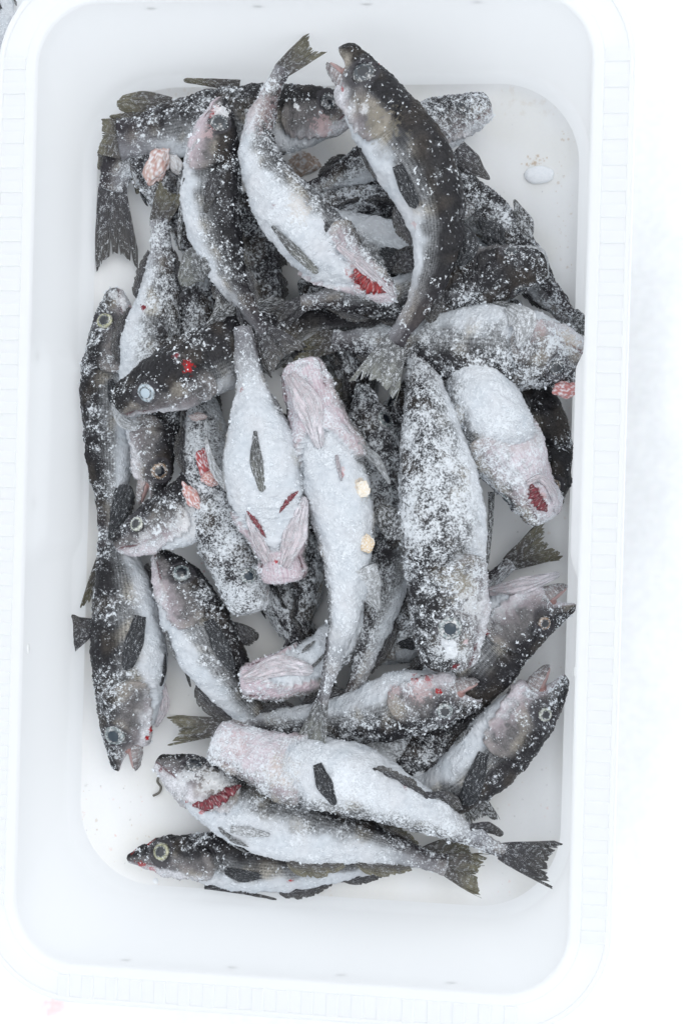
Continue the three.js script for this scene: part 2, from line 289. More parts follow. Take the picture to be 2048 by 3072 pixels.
function fish(name, label, o) {
  const rnd = rngOf(fishSeed += 17), root = named(new THREE.Group(), name);
  const f = { o, root, NF: 160, open: o.open || 0, eyeA: o.eyeA ?? 1.12 };
  const pts = o.s.map(([x, y, h]) => P(x, y, h));
  const curve = new THREE.CatmullRomCurve3(pts, false, 'centripetal');
  const base = pts[Math.floor(pts.length / 2)].clone(); base.y = Math.min(...pts.map(p => p.y)) - o.w * PXM;
  root.position.copy(base); scene.add(root);
  f.L = curve.getLength(); f.C = []; f.D = []; f.B = []; f.T = []; f.dep = []; f.wid = [];
  if (o.lo) { o.d *= 1.1; o.w *= 1.1; }
  const hs = o.s.map(s => s[2]), mh = hs.reduce((a, b) => a + b) / hs.length, m = mpp(mh);
  const rolls = Array.isArray(o.roll) ? o.roll : [o.roll, o.roll], up = V(0, 1, 0);
  const belly = o.prof || null;
  for (let i = 0; i < f.NF; i++) {
    const u = i / (f.NF - 1), c = curve.getPointAt(u), T = curve.getTangentAt(u);
    const R = V(-T.z, 0, T.x).normalize(), U = V(0, 0, 0).crossVectors(T, R).normalize(); if (U.y < 0) U.negate();
    const rr = u * (rolls.length - 1), ri = Math.min(rolls.length - 2, Math.floor(rr)), ph = lerp(rolls[ri], rolls[ri + 1], rr - ri) * Math.PI / 180;
    const D = U.clone().multiplyScalar(Math.cos(ph)).addScaledVector(R, Math.sin(ph)).normalize();
    f.C.push(c); f.T.push(T); f.D.push(D); f.B.push(V(0, 0, 0).crossVectors(T, D).normalize());
    let pd = prof(DEP, u), pw = prof(WID, u);
    if (belly) { const k = prof(belly, u); pd *= k; pw *= k; }
    f.dep.push(pd * o.d * m); f.wid.push(pw * o.w * m);
  }
  // rounded snout end
  const S = frameSurface(f); f.S = S; f.m = m;
  const P3 = new Float32Array(NS * (NA + 1) * 3), UV = new Float32Array(NS * (NA + 1) * 2), us = [], v = V(0, 0, 0);
  const fam = clamp(o.frost ?? 0.5);
  us.push(...RINGS);
  f.us = us;
  for (let i = 0; i < NS; i++) for (let j = 0; j <= NA; j++) {
    const a = (j / NA - 0.5) * TAU, cap = i === 0 ? 0.02 : i === 1 ? 0.75 : i === NS - 1 ? 0.02 : 1;
    S(us[i], a, v);
    const bump = 0.0010 * (0.4 + fam) * (n3(v.x * 190, v.y * 190, v.z * 190) + 0.7 * n3(v.x * 420, v.y * 420, v.z * 420)) + 0.0016 * n3(v.x * 45, v.y * 45, v.z * 45);
    const k = Math.min(NF_(f, us[i]), f.NF - 1), c = f.C[k];
    if (cap < 1) v.lerp(c, 1 - cap);
    const r = v.distanceTo(c) || 1; v.addScaledVector(v.clone().sub(c).divideScalar(r), cap < 0.1 ? 0 : bump * Math.min(1, r / 0.012));
    v.sub(base).toArray(P3, (i * (NA + 1) + j) * 3);
    UV[(i * (NA + 1) + j) * 2] = i / (NS - 1); UV[(i * (NA + 1) + j) * 2 + 1] = j / NA;
  }
  const g = gridGeo(NS, NA + 1, P3, UV);
  { const nn = g.attributes.normal.array; for (let i = 0; i < NS; i++) for (let k = 0; k < 3; k++) { const a = (i * (NA + 1)) * 3 + k, b = (i * (NA + 1) + NA) * 3 + k; nn[a] = nn[b] = (nn[a] + nn[b]) / 2; } }
  f.base = base; f.P3 = P3; f.nrm = g.attributes.normal.array; f.px = new Float32Array(NS * (NA + 1) * 2);
  // outward normals?
  { const i0 = Math.floor(NS / 2) * (NA + 1), q = V(P3[i0 * 3], P3[i0 * 3 + 1], P3[i0 * 3 + 2]).add(base).sub(f.C[NF_(f, us[Math.floor(NS / 2)])]); f.flip = q.dot(V(f.nrm[i0 * 3], f.nrm[i0 * 3 + 1], f.nrm[i0 * 3 + 2])) < 0; }
  if (f.flip) { const ix = g.index.array; for (let i = 0; i < ix.length; i += 3) { const t = ix[i]; ix[i] = ix[i + 1]; ix[i + 1] = t; } for (let i = 0; i < f.nrm.length; i++) f.nrm[i] *= -1; }
  for (let i = 0; i < NS * (NA + 1); i++) { v.fromArray(P3, i * 3).add(base); const q = toPx(v); f.px[2 * i] = q[0]; f.px[2 * i + 1] = q[1]; }
  f.top = (x, y) => { // highest skin point under a photo position
    let best = -1, by = -1e9, nd = 1e9, near = -1;
    for (let i = 0; i < NS * (NA + 1); i++) { const d = Math.hypot(f.px[2 * i] - x, f.px[2 * i + 1] - y); if (f.nrm[3 * i + 1] < 0) continue; if (d < nd) { nd = d; near = i; } if (d < 9 && P3[3 * i + 1] > by) { by = P3[3 * i + 1]; best = i; } }
    if (best < 0) best = near;
    return { p: V(P3[3 * best], P3[3 * best + 1], P3[3 * best + 2]).add(base), n: V(f.nrm[3 * best], f.nrm[3 * best + 1], f.nrm[3 * best + 2]), u: us[Math.floor(best / (NA + 1))], a: ((best % (NA + 1)) / NA - 0.5) * TAU };
  };
  const splats = (o.marks || []).map(([x, y, r, k, st = 1]) => ({ p: f.top(x, y).p, r: r * m, c: COL[k], st }));
  // ---- skin
  const tw = o.lo ? 448 : 672, th = o.lo ? 224 : 336, key = o.lo && !o.marks ? 'lo' + (ALL.length % 3) : '', cached = skins[key], d = new Uint8Array(tw * th * 4), hd = new Uint8Array(tw * th * 4);
  const so = fishSeed * 3.1, pinkH = o.pink || 0, dk = o.dark ?? (o.lo ? 1.5 : 1), fr = fam * 2.3 - 1.38, frH = o.frostHead !== undefined ? o.frostHead * 2.3 - 1.38 : fr, bl = o.belly ?? 0;
  if (!cached) for (let i = 0; i < tw; i++) {
    const ri = i / (tw - 1) * (NS - 1), i0 = Math.min(NS - 2, Math.floor(ri)), ti = ri - i0, u = lerp(us[i0], us[i0 + 1], ti);
    for (let j = 0; j < th; j++) {
      const rj = (j + 0.5) / th * NA, j0 = Math.min(NA - 1, Math.floor(rj)), tj = rj - j0, a = ((j + 0.5) / th - 0.5) * TAU, c = Math.cos(a), aa = Math.abs(a);
      const q0 = (i0 * (NA + 1) + j0) * 3, q1 = q0 + 3, q2 = q0 + (NA + 1) * 3, q3 = q2 + 3;
      const bi = k => lerp(lerp(P3[q0 + k], P3[q1 + k], tj), lerp(P3[q2 + k], P3[q3 + k], tj), ti);
      v.set(bi(0) + base.x, bi(1) + base.y, bi(2) + base.z);
      const na = n3(v.x * 40 + so, v.y * 40, v.z * 40), nb = n3(v.x * 130 + so, v.y * 130, v.z * 130), nc = n3(v.x * 420, v.y * 420 + so, v.z * 420);
      const cc = c + 0.16 * na + 0.08 * nb - bl;
      const toFl = sst(0.46, -0.18, cc), toBe = sst(-0.16, -0.58, cc), tail = sst(0.72, 0.95, u);
      // scales: fine diamond net on the flank
      const sl = u * f.L * 1900, sc = u > 0.3 ? Math.sin(sl + aa * 26) * Math.sin(sl - aa * 26) : 0;
      const br = 0.5 + 0.5 * n3(v.x * 26 + so, v.y * 26 + 7, v.z * 26);
      const wm = sst(0.5, 0.9, br); let R = lerp(0.0145 + 0.018 * wm, 0.16 + 0.11 * wm, toFl) * dk, G = lerp(0.014 + 0.0135 * wm, 0.165 + 0.09 * wm, toFl) * dk, B = lerp(0.0165 + 0.008 * wm, 0.172 + 0.055 * wm, toFl) * dk;
      const kk = 1 + 0.32 * nb + 0.45 * nc + 0.5 * sc * sst(0.6, 0.2, cc); R *= kk; G *= kk; B *= kk;
      const bw = toBe * (1 - 0.6 * tail); R = lerp(R, 0.55 + 0.06 * nb + 0.04 * br, bw); G = lerp(G, 0.59 + 0.06 * nb + 0.015 * br, bw); B = lerp(B, 0.635 + 0.06 * nb, bw);
      if (tail > 0) { const tm = tail * 0.55 * (0.5 + 0.5 * toFl); R = lerp(R, 0.085, tm); G = lerp(G, 0.073, tm); B = lerp(B, 0.085, tm); }
      let edge = 0;
      if (u < 0.34) { // head: brassy grey cheek, pale below, dark crown
        const op = opEdge(c, f.o.opV), onH = sst(op + 0.004, op - 0.006, u);
        const h = onH * sst(0.45, 0.1, cc), be = sst(-0.4, -0.8, cc), hn = 0.5 + 0.5 * n3(v.x * 75, v.y * 75 + so, v.z * 75), k2 = 0.70 + 0.5 * hn + 0.3 * nc;
        R = lerp(R, lerp(0.12 + 0.12 * wm, 0.56, be) * k2, h * 0.92); G = lerp(G, lerp(0.113 + 0.105 * wm, 0.56, be) * k2, h * 0.92); B = lerp(B, lerp(0.115 + 0.075 * wm, 0.59, be) * k2, h * 0.92);
        const pk = clamp((0.22 + pinkH) * sst(0.1, -0.5, cc) * sst(-0.3, 0.5, na + 0.5 * nb + pinkH * 0.6)) * onH; R = lerp(R, 0.58, pk * 0.8); G = lerp(G, 0.50, pk * 0.8); B = lerp(B, 0.54, pk * 0.8);
        const streak = pinkH * sst(0.2, 0.9, Math.sin(aa * 46 + 3 * na)) * sst(-0.2, -0.5, c) * onH; R *= 1 - 0.16 * streak; G *= 1 - 0.27 * streak; B *= 1 - 0.22 * streak;
        edge = sst(0.022, 0.008, Math.abs(u - op + 0.014)) * sst(0.5, 0.1, c) * (0.6 + 0.4 * nb); R = lerp(R, 0.36, edge * 0.35); G = lerp(G, 0.33, edge * 0.35); B = lerp(B, 0.31, edge * 0.35); // pale gill membrane
        if (!f.open) { const mo = sst(0.09, 0.02, Math.abs(c + 0.30 + u * 2.4)) * sst(0.115, 0.095, u); R = lerp(R, 0.10, mo * 0.8); G = lerp(G, 0.04, mo * 0.8); B = lerp(B, 0.045, mo * 0.8); }
        const snout = sst(0.06, 0.0, u) * sst(-0.3, 0.2, c) * (1 - pinkH); R *= 1 - 0.6 * snout; G *= 1 - 0.6 * snout; B *= 1 - 0.6 * snout;
        const er = Math.hypot((u - 0.128) * f.L, (aa - f.eyeA) * 0.9 * f.wid[NF_(f, u)]) / f.L, ek = sst(0.046, 0.037, er); R = lerp(R, 0.05, ek * 0.8); G = lerp(G, 0.048, ek * 0.8); B = lerp(B, 0.055, ek * 0.8);
      }
      const dens = lerp(frH, fr, sst(0.22, 0.33, u)), big = frostBig(v);
      let fm = sst(-0.02, 0.42, frostField(v, big) + dens), veil = 0.8 * sst(-0.42, 0.62, dens + 0.8 * big + 0.25 * nb);
      const cl = sst(0.30, 0.50, 0.6 * n3(v.x * 170 + so, v.y * 170, v.z * 170) + 0.35 * nc + 0.45 * big + 0.35 * dens); fm = Math.max(fm * 0.86, cl);
      let hgt = 0.35 + 0.1 * nc + 0.06 * sc;
      for (const s of splats) {
        const dd = v.distanceTo(s.p) / s.r + 0.55 * nb + 0.4 * nc + 0.3 * na; if (dd > 1.1) continue;
        const k = sst(1.05, 0.45, dd) * s.st; R = lerp(R, s.c[0] * (1 + 0.25 * nb), k); G = lerp(G, s.c[1] * (1 + 0.25 * nb), k); B = lerp(B, s.c[2] * (1 + 0.25 * nb), k); fm *= 1 - 0.55 * k; veil *= 1 - 0.7 * k;
      }
      veil *= 0.6 + 0.4 * nc; R = lerp(R, 0.50, veil * 0.5); G = lerp(G, 0.52, veil * 0.5); B = lerp(B, 0.55, veil * 0.5);
      const fz = fm * 0.9; R = lerp(R, 0.70 + 0.07 * nc, fz); G = lerp(G, 0.735 + 0.07 * nc, fz); B = lerp(B, 0.775 + 0.07 * nc, fz); hgt = lerp(hgt, 0.72 + 0.25 * nc, fm);
      const q = (j * tw + i) * 4; d[q] = toS(R); d[q + 1] = toS(G); d[q + 2] = toS(B); d[q + 3] = 255;
      hd[q] = clamp(hgt) * 255; hd[q + 1] = clamp(0.46 + 0.12 * nb + 0.4 * fm + 0.25 * toBe) * 255; hd[q + 2] = 0; hd[q + 3] = 255;
    }
  }
  const mk = (dt, s) => { const t = dataTex(dt, tw, th, s); t.wrapS = THREE.ClampToEdgeWrapping; return t; };
  const ht = cached ? null : mk(hd, false), skin = cached || new THREE.MeshPhysicalMaterial({ map: mk(d, true), bumpMap: ht, bumpScale: 0.0013, roughnessMap: ht, roughness: 1, specularIntensity: 0.5 });
  if (key) skins[key] = skin;
  mesh('body', g, skin, root);
  const sub = (n, geo, mat, parent = root) => { geo.translate(-base.x, -base.y, -base.z); return mesh(n, geo, mat, parent); };
  // ---- eyes (both sides, each iris dome with its pupil)
  const eyes = (o.eyes ?? (o.lo ? 'dark' : 'grey')).split('/'), IR = { yellow: shared.irisYellow, pale: shared.irisPale, dark: shared.irisDark, copper: shared.irisCopper, grey: shared.irisGrey, milk: shared.irisGrey, white: shared.pupilWhite }, PU = { milk: shared.pupilMilk, white: shared.pupilWhite };
  const re = f.L * 0.0315 * (o.eyeScale ?? 1);
  f.eyePos = [];
  for (const sgn of [-1, 1]) {
    const c0 = S(0.128, sgn * f.eyeA).clone(), du = S(0.138, sgn * f.eyeA).clone().sub(S(0.118, sgn * f.eyeA)).normalize(), da = S(0.128, sgn * (f.eyeA + 0.06)).clone().sub(S(0.128, sgn * (f.eyeA - 0.06))).normalize();
    const nn = V(0, 0, 0).crossVectors(du, da).normalize(); const kc = f.C[NF_(f, 0.128)]; if (nn.dot(c0.clone().sub(kc)) < 0) nn.negate();
    f.eyePos.push({ c: c0, du, da, nn });
    const dome = (r, hgt, sink) => { const gg = new THREE.SphereGeometry(1, 40, 20, 0, TAU, 0, Math.PI * 0.55); gg.scale(r, hgt, r); gg.applyQuaternion(new THREE.Quaternion().setFromUnitVectors(V(0, 1, 0), nn)); gg.translate(c0.x + nn.x * sink, c0.y + nn.y * sink, c0.z + nn.z * sink); return gg; };
    const eg = dome(re, re * 0.50, -re * 0.18), ep = eg.attributes.position, ec = new Float32Array(ep.count * 3), ic = IR[eyes[0]].color;
    for (let i = 0; i < ep.count; i++) { const w = v.fromBufferAttribute(ep, i), q = 0.8 + 0.45 * n3(w.x * 260, w.y * 260, w.z * 260) + 0.2 * n3(w.x * 700, w.y * 700, w.z * 700), rr = w.clone().sub(c0), r1 = rr.addScaledVector(nn, -rr.dot(nn)).length() / re, k = sst(0.74, 0.97, r1 + 0.06 * n3(w.x * 300, w.y * 300, w.z * 300)), fz = sst(0.25, 0.6, n3(w.x * 330, w.y * 330 + 3, w.z * 330) + fam - 0.5); for (let j = 0; j < 3; j++) ec[3 * i + j] = lerp(lerp(lerp([0.02, 0.03, 0.04][j], [ic.r, ic.g, ic.b][j] * q, sst(0.50, 0.72, r1 + 0.10 * n3(w.x * 420, w.y * 420, w.z * 420 + 5))), 0.035, k), 0.75, 0.6 * fz); }
    eg.setAttribute('color', new THREE.BufferAttribute(ec, 3));
    const e = sub('eye', eg, shared.iris);
    sub('pupil', dome(re * 0.50, re * 0.15, re * 0.21), PU[eyes[0]] || PU[eyes[1]] || shared.pupil, e);
  }
  // ---- fins
  const skip = o.skip || '', finMat = FIN[o.fin || 'dark'];
  const dorsalFin = (n, u0, u1, len, vent, sweep, mat) => {
    const cols = 25, rows = 7, gp = [], lean = (rnd() - 0.5) * 0.5;
    for (let r = 0; r < rows; r++) for (let c = 0; c < cols; c++) {
      const t = c / (cols - 1), u = lerp(u0, u1, t), k = Math.min(f.NF - 1, Math.round(u * (f.NF - 1))), s = r / (rows - 1);
      const l = len * f.m * Math.pow(Math.sin(Math.PI * clamp(0.12 + 0.80 * Math.pow(t, 0.6))), 0.8) * (1 - 0.16 * (n3(c * 0.9, u0 * 50, fishSeed) > 0.25) * s);
      const b0 = S(u, vent ? Math.PI : 0, V(0, 0, 0), -0.0015), dir = f.D[k].clone().multiplyScalar(vent ? -1 : 1).addScaledVector(f.T[k], sweep).addScaledVector(f.B[k], lean * s).normalize();
      gp.push(b0.clone().addScaledVector(dir, l * s).addScaledVector(f.B[k], (c % 2 ? 0.0005 : -0.0005) * s + 0.002 * n3(t * 3, s * 2, fishSeed)));
    }
    sub(n, sheet(gp, rows, cols, 0.0006), mat || finMat);
  };
  const fl = o.finLen ?? 1;
  if (!skip.includes('D1')) dorsalFin('dorsal_fin', 0.36, 0.46, o.d * 0.72 * fl, false, 0.9);
  if (!skip.includes('D2')) dorsalFin('dorsal_fin', 0.50, 0.67, o.d * 0.5 * fl, false, 1.0);
  if (!skip.includes('D3')) dorsalFin('dorsal_fin', 0.71, 0.88, o.d * 0.42 * fl, false, 1.0);
  if (!skip.includes('A1')) dorsalFin('anal_fin', 0.50, 0.67, o.d * 0.5 * fl, true, 0.9);
  if (!skip.includes('A2')) dorsalFin('anal_fin', 0.71, 0.88, o.d * 0.42 * fl, true, 1.0);
  { // tail
    const last = f.NF - 1, [tx, ty, thh] = o.tail, tip = P(tx, ty, thh), bp = f.C[last], ax = tip.clone().sub(bp), tl = ax.length(); ax.normalize();
    const D = f.D[last].clone(); let sp = o.tailDir ? P(tx + o.tailDir[0], ty + o.tailDir[1], thh + (o.tailDir[2] || 0)).sub(tip) : D; sp.addScaledVector(ax, -sp.dot(ax)).normalize();
    const N = V(0, 0, 0).crossVectors(ax, sp).normalize(), cols = 37, rows = 10, gp = [], half = o.spread * f.m, hb = f.dep[last] * 0.95;
    for (let r = 0; r < rows; r++) for (let c = 0; c < cols; c++) {
      const t = c / (cols - 1) * 2 - 1, s = r / (rows - 1), rag = 1 - s * (0.10 * Math.max(0, n3(c * 0.7, fishSeed, 2)) + (n3(c * 0.45, fishSeed, 5) > 0.62 ? 0.2 : 0));
      const len = tl * (0.80 + 0.24 * Math.pow(Math.abs(t), 1.6)) * rag;
      const lat = t * lerp(hb, half, Math.pow(s, 0.8) * (0.92 + 0.08 * rag));
      gp.push(bp.clone().addScaledVector(ax, -0.006 + (len + 0.006) * s).addScaledVector(sp, lat).addScaledVector(N, (c % 2 ? 0.0004 : -0.0004) * s + 0.004 * n3(t * 1.2, s * 1.2, fishSeed) * s));
    }
    sub('tail_fin', sheet(gp, rows, cols, 0.0007), FIN[o.tailMat || o.fin || 'olive']);
  }
  const side = (n, u0, a0, da, du, spreadA, mat, lift = 0.0022) => { // fin lying along the skin
    const cols = 15, rows = 10, gp = [];
    for (let r = 0; r < rows; r++) for (let c = 0; c < cols; c++) {
      const t = c / (cols - 1) - 0.5, s = r / (rows - 1), tipk = (1 - 0.6 * Math.pow(Math.abs(t + 0.2) * 1.3, 2)) * (1 - 0.05 * ((c * 7) % 3));
      gp.push(S(u0 + du * s * tipk, a0 + da * s + t * spreadA * lerp(0.35, 1, Math.pow(s, 0.6)), V(0, 0, 0), -0.0008 + (lift + 0.0008) * Math.sqrt(s) + (c % 2 ? 0.0003 : 0) + 0.001 * n3(t * 2, s * 2, fishSeed)).clone());
    }
    sub(n, sheet(gp, rows, cols, 0.0006), mat);
  };
  const pm = FIN[o.pec || 'black'];
  if (!skip.includes('PC')) for (const s of [-1, 1]) side('pectoral_fin', 0.335, s * (o.pecA ?? 1.7), s * 0.12, 0.135, 0.42, pm);
  if (!skip.includes('PV')) for (const s of [-1, 1]) side('pelvic_fin', 0.29, s * 2.72, s * 0.06, 0.105, 0.17, FIN[o.pel || 'frosty']);
  // ---- open mouth
  if (o.open) {
    const k = NF_(f, 0.095), T = f.T[k], D = f.D[k], B = f.B[k], al = o.open * Math.PI / 180, w0 = f.wid[k], d0 = f.dep[k], hinge = f.C[k].clone().addScaledVector(D, -d0 * 0.42);
    const fw = T.clone().multiplyScalar(-Math.cos(al)).addScaledVector(D, -Math.sin(al)), dn = D.clone().multiplyScalar(-Math.cos(al)).addScaledVector(T, Math.sin(al)).normalize();
    const jl = f.L * 0.09, rows = 22, cols = 25;
    const scoop = (k1, inner) => {
      const pos = new Float32Array(rows * cols * 3), uv = new Float32Array(rows * cols * 2), p = V(0, 0, 0);
      for (let r = 0; r < rows; r++) for (let c = 0; c < cols; c++) {
        const s = r / (rows - 1), a = c / (cols - 1) * TAU, tp = Math.sqrt(Math.max(0.0005, 1 - Math.pow(s, 3.2))) * lerp(1, 0.62, s);
        const ww = w0 * 0.92 * k1 * tp, dd = d0 * 0.66 * k1 * tp, ca = Math.cos(a);
        p.copy(hinge).addScaledVector(fw, (s * 1.12 - 0.12) * jl * (inner ? 0.9 : 1)).addScaledVector(B, Math.sin(a) * ww).addScaledVector(dn, ca > 0 ? ca * dd : ca * dd * (inner ? 0.35 : 0.05) + (inner ? -0.0012 : 0));
        if (!inner) p.addScaledVector(dn, 0.0009 * n3(p.x * 200, p.y * 200, p.z * 200));
        p.toArray(pos, (r * cols + c) * 3); uv.set([c / (cols - 1) * 0.99, s], (r * cols + c) * 2);
      }
      return gridGeo(rows, cols, pos, uv);
    };
    const jaw = sub('lower_jaw', scoop(1, false), o.jawMat || FIN.pinkSkin);
    sub('mouth_lining', scoop(0.8, true), shared.gum, jaw);
    const th2 = new THREE.SphereGeometry(1, 20, 14); th2.scale(w0 * 0.78, d0 * 0.42, jl * 0.36);
    th2.applyMatrix4(new THREE.Matrix4().makeBasis(B.clone().negate(), D, T)); const tc = f.C[NF_(f, 0.095)].clone().addScaledVector(D, -d0 * 0.34); th2.translate(tc.x, tc.y, tc.z); sub('throat', th2, shared.lining);
  }
  // ---- gills and flaps given on the skin by photo positions
  for (const gl of o.gills || []) {
    const cp = gl.p.map(([x, y]) => { const t = f.top(x, y); return t.p.addScaledVector(t.n, 0.0006); }), cv = new THREE.CatmullRomCurve3(cp), n = 130, cols = 15, pos = new Float32Array(n * cols * 3), uv = new Float32Array(n * cols * 2), t0 = f.top(...gl.p[Math.floor(gl.p.length / 2)]);
    for (let r = 0; r < n; r++) for (let c = 0; c < cols; c++) {
      const s = r / (n - 1), a = c / (cols - 1) * TAU, p = cv.getPointAt(s), T = cv.getTangentAt(s), X = V(0, 0, 0).crossVectors(T, t0.n).normalize(), rad = gl.r * f.m * Math.pow(Math.sin(Math.PI * clamp(s, 0.02, 0.98)), 0.6) * (1 + 0.5 * n3(r * 0.06, c * 0.25, fishSeed) + 0.2 * n3(r * 0.25, c * 0.5, fishSeed));
      p.addScaledVector(X, Math.cos(a) * rad).addScaledVector(t0.n, Math.sin(a) * rad * 0.45 - 0.0003); p.toArray(pos, (r * cols + c) * 3); uv.set([s, c / cols], (r * cols + c) * 2);
    }
    const gc = new Float32Array(n * cols * 3); for (let i = 0; i < n * cols; i++) { const r = Math.floor(i / cols), k = clamp(0.5 + 0.5 * n3(r * 0.12, (i % cols) * 0.4, 4) + 0.3 * n3(r * 0.5, (i % cols) * 0.2, 7)), fz = sst(0.45, 0.7, n3(r * 0.2, (i % cols) * 0.5, 9)); for (let j = 0; j < 3; j++) gc[3 * i + j] = lerp(lerp([0.07, 0.006, 0.012][j], gl.pale ? [0.40, 0.035, 0.035][j] : [0.22, 0.025, 0.04][j], k), 0.7, fz * 0.5); }
    const gg = gridGeo(n, cols, pos, uv); gg.setAttribute('color', new THREE.BufferAttribute(gc, 3)); sub(gl.n || 'gill', gg, shared.gillV);
  }
  for (const fp of o.flaps || []) { // leaf-shaped plates: gill covers, jaws, folded fins
    const cp = fp.p.map(([x, y, dh = 0.003, abs]) => { if (abs) return P(x, y, dh); const t = f.top(x, y); return P(x, y, t.p.y + dh); });
    const cv = new THREE.CatmullRomCurve3(cp), rows = 26, cols = 17, pos = [], w = fp.w;
    for (let r = 0; r < rows; r++) for (let c = 0; c < cols; c++) {
      const s = r / (rows - 1), t = c / (cols - 1) * 2 - 1, p = cv.getPointAt(s), T = cv.getTangentAt(s), X = V(-T.z, 0, T.x).normalize();
      if (fp.tilt) X.addScaledVector(V(0, 1, 0), fp.tilt).normalize();
      const wi = s * (w.length - 1), w0 = Math.min(w.length - 2, Math.floor(wi)), hw = lerp(w[w0], w[w0 + 1], wi - w0) * f.m;
      const round = Math.pow(s, 3); p.addScaledVector(T, -(t * t * 0.75 + 0.22 * Math.max(0, n3(c * 0.8, fishSeed, 3))) * round * Math.min(hw, cv.getLength() * 0.35));
      p.addScaledVector(X, t * hw * (1 - 0.12 * round)); p.y += -(fp.dome ?? 0.25) * hw * t * t + 0.0006 * Math.sin(c * 1.9) + 0.0012 * n3(s * 4, t * 3, fishSeed + r * 0.01); pos.push(p);
    }
    sub(fp.n || 'gill_cover', sheet(pos, rows, cols, fp.th ?? 0.0008), FIN[fp.mat || 'pink']);
  }
  // ---- loose rime and ice grains frozen to the skin
  const want = Math.round((o.ice ?? 1) * 1500 * (o.lo ? 0.6 : 1)), mats = [], q = new THREE.Quaternion(), tmp = V(0, 0, 0);
  for (let tries = 0; tries < want * 12 && mats.length < want; tries++) {
    const i = Math.floor(rnd() * NS), j = Math.floor(rnd() * NA), k = i * (NA + 1) + j; if (f.nrm[3 * k + 1] < -0.25) continue;
    tmp.fromArray(P3, 3 * k); const k2 = k + 1, t = rnd(); tmp.lerp(v.fromArray(P3, 3 * k2), t); const wv = tmp.clone().add(base);
    const ff = frostField(wv) + fr; if (ff < 0.15 - 0.3 * rnd()) continue;
    const big = rnd() < 0.06, sz = (0.0002 + 0.00042 * rnd() * rnd() + (big ? 0.0010 * rnd() : 0)) * (o.grain ?? 1);
    tmp.x += (rnd() - 0.5) * 0.002; tmp.z += (rnd() - 0.5) * 0.002;
    q.set(rnd() - 0.5, rnd() - 0.5, rnd() - 0.5, rnd() - 0.5).normalize(); tmp.addScaledVector(v.fromArray(f.nrm, 3 * k), sz * 0.35);
    if (big) for (let c = 0; c < 3; c++) { const z2 = sz * (0.3 + 0.5 * rnd()); mats.push(new THREE.Matrix4().compose(tmp.clone().add(V((rnd() - 0.5) * 3 * sz, (rnd() - 0.5) * sz, (rnd() - 0.5) * 3 * sz)), q.clone(), V(z2 * (0.5 + rnd()), z2 * (0.5 + rnd()), z2 * (0.5 + rnd())))); }
    mats.push(new THREE.Matrix4().compose(tmp, q, V(sz * (0.45 + 1.3 * rnd()), sz * (0.4 + 0.7 * rnd()), sz * (0.45 + 1.3 * rnd()))));
  }
  for (const e of f.eyePos) for (let i = 0; i < 26 * (0.3 + fam); i++) { const a = rnd() * TAU, r = Math.sqrt(rnd()) * re, sz = 0.0003 + 0.0005 * rnd() * rnd(); tmp.copy(e.c).addScaledVector(e.du, Math.cos(a) * r).addScaledVector(e.da, Math.sin(a) * r).addScaledVector(e.nn, re * (0.26 * Math.sqrt(1 - (r / re) ** 2) - 0.0)).sub(base); q.set(rnd() - 0.5, rnd() - 0.5, rnd() - 0.5, rnd() - 0.5).normalize(); mats.push(new THREE.Matrix4().compose(tmp.clone(), q.clone(), V(sz, sz, sz))); }
  if (mats.length) { const im = new THREE.InstancedMesh(iceGeo, iceMat, mats.length); mats.forEach((mm, i) => im.setMatrixAt(i, mm)); im.name = 'frost_grains'; im.userData.kind = 'stuff'; im.castShadow = im.receiveShadow = true; root.add(im); }
  tag(root, label, 'fish', o.group || 'frozen fish heaped in the tub');
  ALL.push(f); return f;
}
function NF_(f, u) { return Math.round(clamp(u) * (f.NF - 1)); }
FIN.pinkSkin = finTex(8, [0.30, 0.26, 0.26], [0.16, 0.14, 0.14], 0.6);

// ---------------------------------------------------------------- the heap, lowest layer first; every spine runs snout to tail root
// bottom layer
fish('frozen_fish', 'dark fish whose broad brown tail fin hangs beside the upper left tub wall', { s: [[560, 350, .03], [430, 345, .03], [330, 350, .03], [272, 385, .03], [258, 440, .028]], d: 72, w: 44, roll: 80, frost: 0.56, prof: [[0, 1], [.6, 1.1], [.8, 1.5], [1, 1.6]], tail: [268, 618, .02], spread: 54, tailDir: [1, 0.1], tailMat: 'dark', fin: 'olive', lo: 1, ice: .6 });
fish('frozen_fish', 'dark fish buried below the open red gill of the belly-up fish', { s: [[560, 440, .03], [575, 540, .03], [600, 650, .03], [640, 750, .03], [690, 820, .03]], d: 60, w: 46, roll: -60, frost: 0.59, tail: [740, 900, .025], spread: 50, lo: 1 });
fish('frozen_fish', 'blackish frosted fish deep in the gap beside the big open-mouthed fish', { s: [[640, 560, .03], [740, 490, .03], [850, 460, .03], [960, 480, .03], [1060, 520, .03]], d: 66, w: 46, roll: 10, frost: 0.64, tail: [1150, 560, .03], spread: 50, lo: 1, grain: 1.5 });
fish('frozen_fish', 'dark buried fish between the silver fish and the head with milky eye', { s: [[460, 560, .03], [452, 680, .035], [455, 810, .03], [458, 950, .03], [452, 1080, .03]], d: 60, w: 48, roll: -30, frost: 0.59, tail: [455, 1180, .02], spread: 45, lo: 1 });
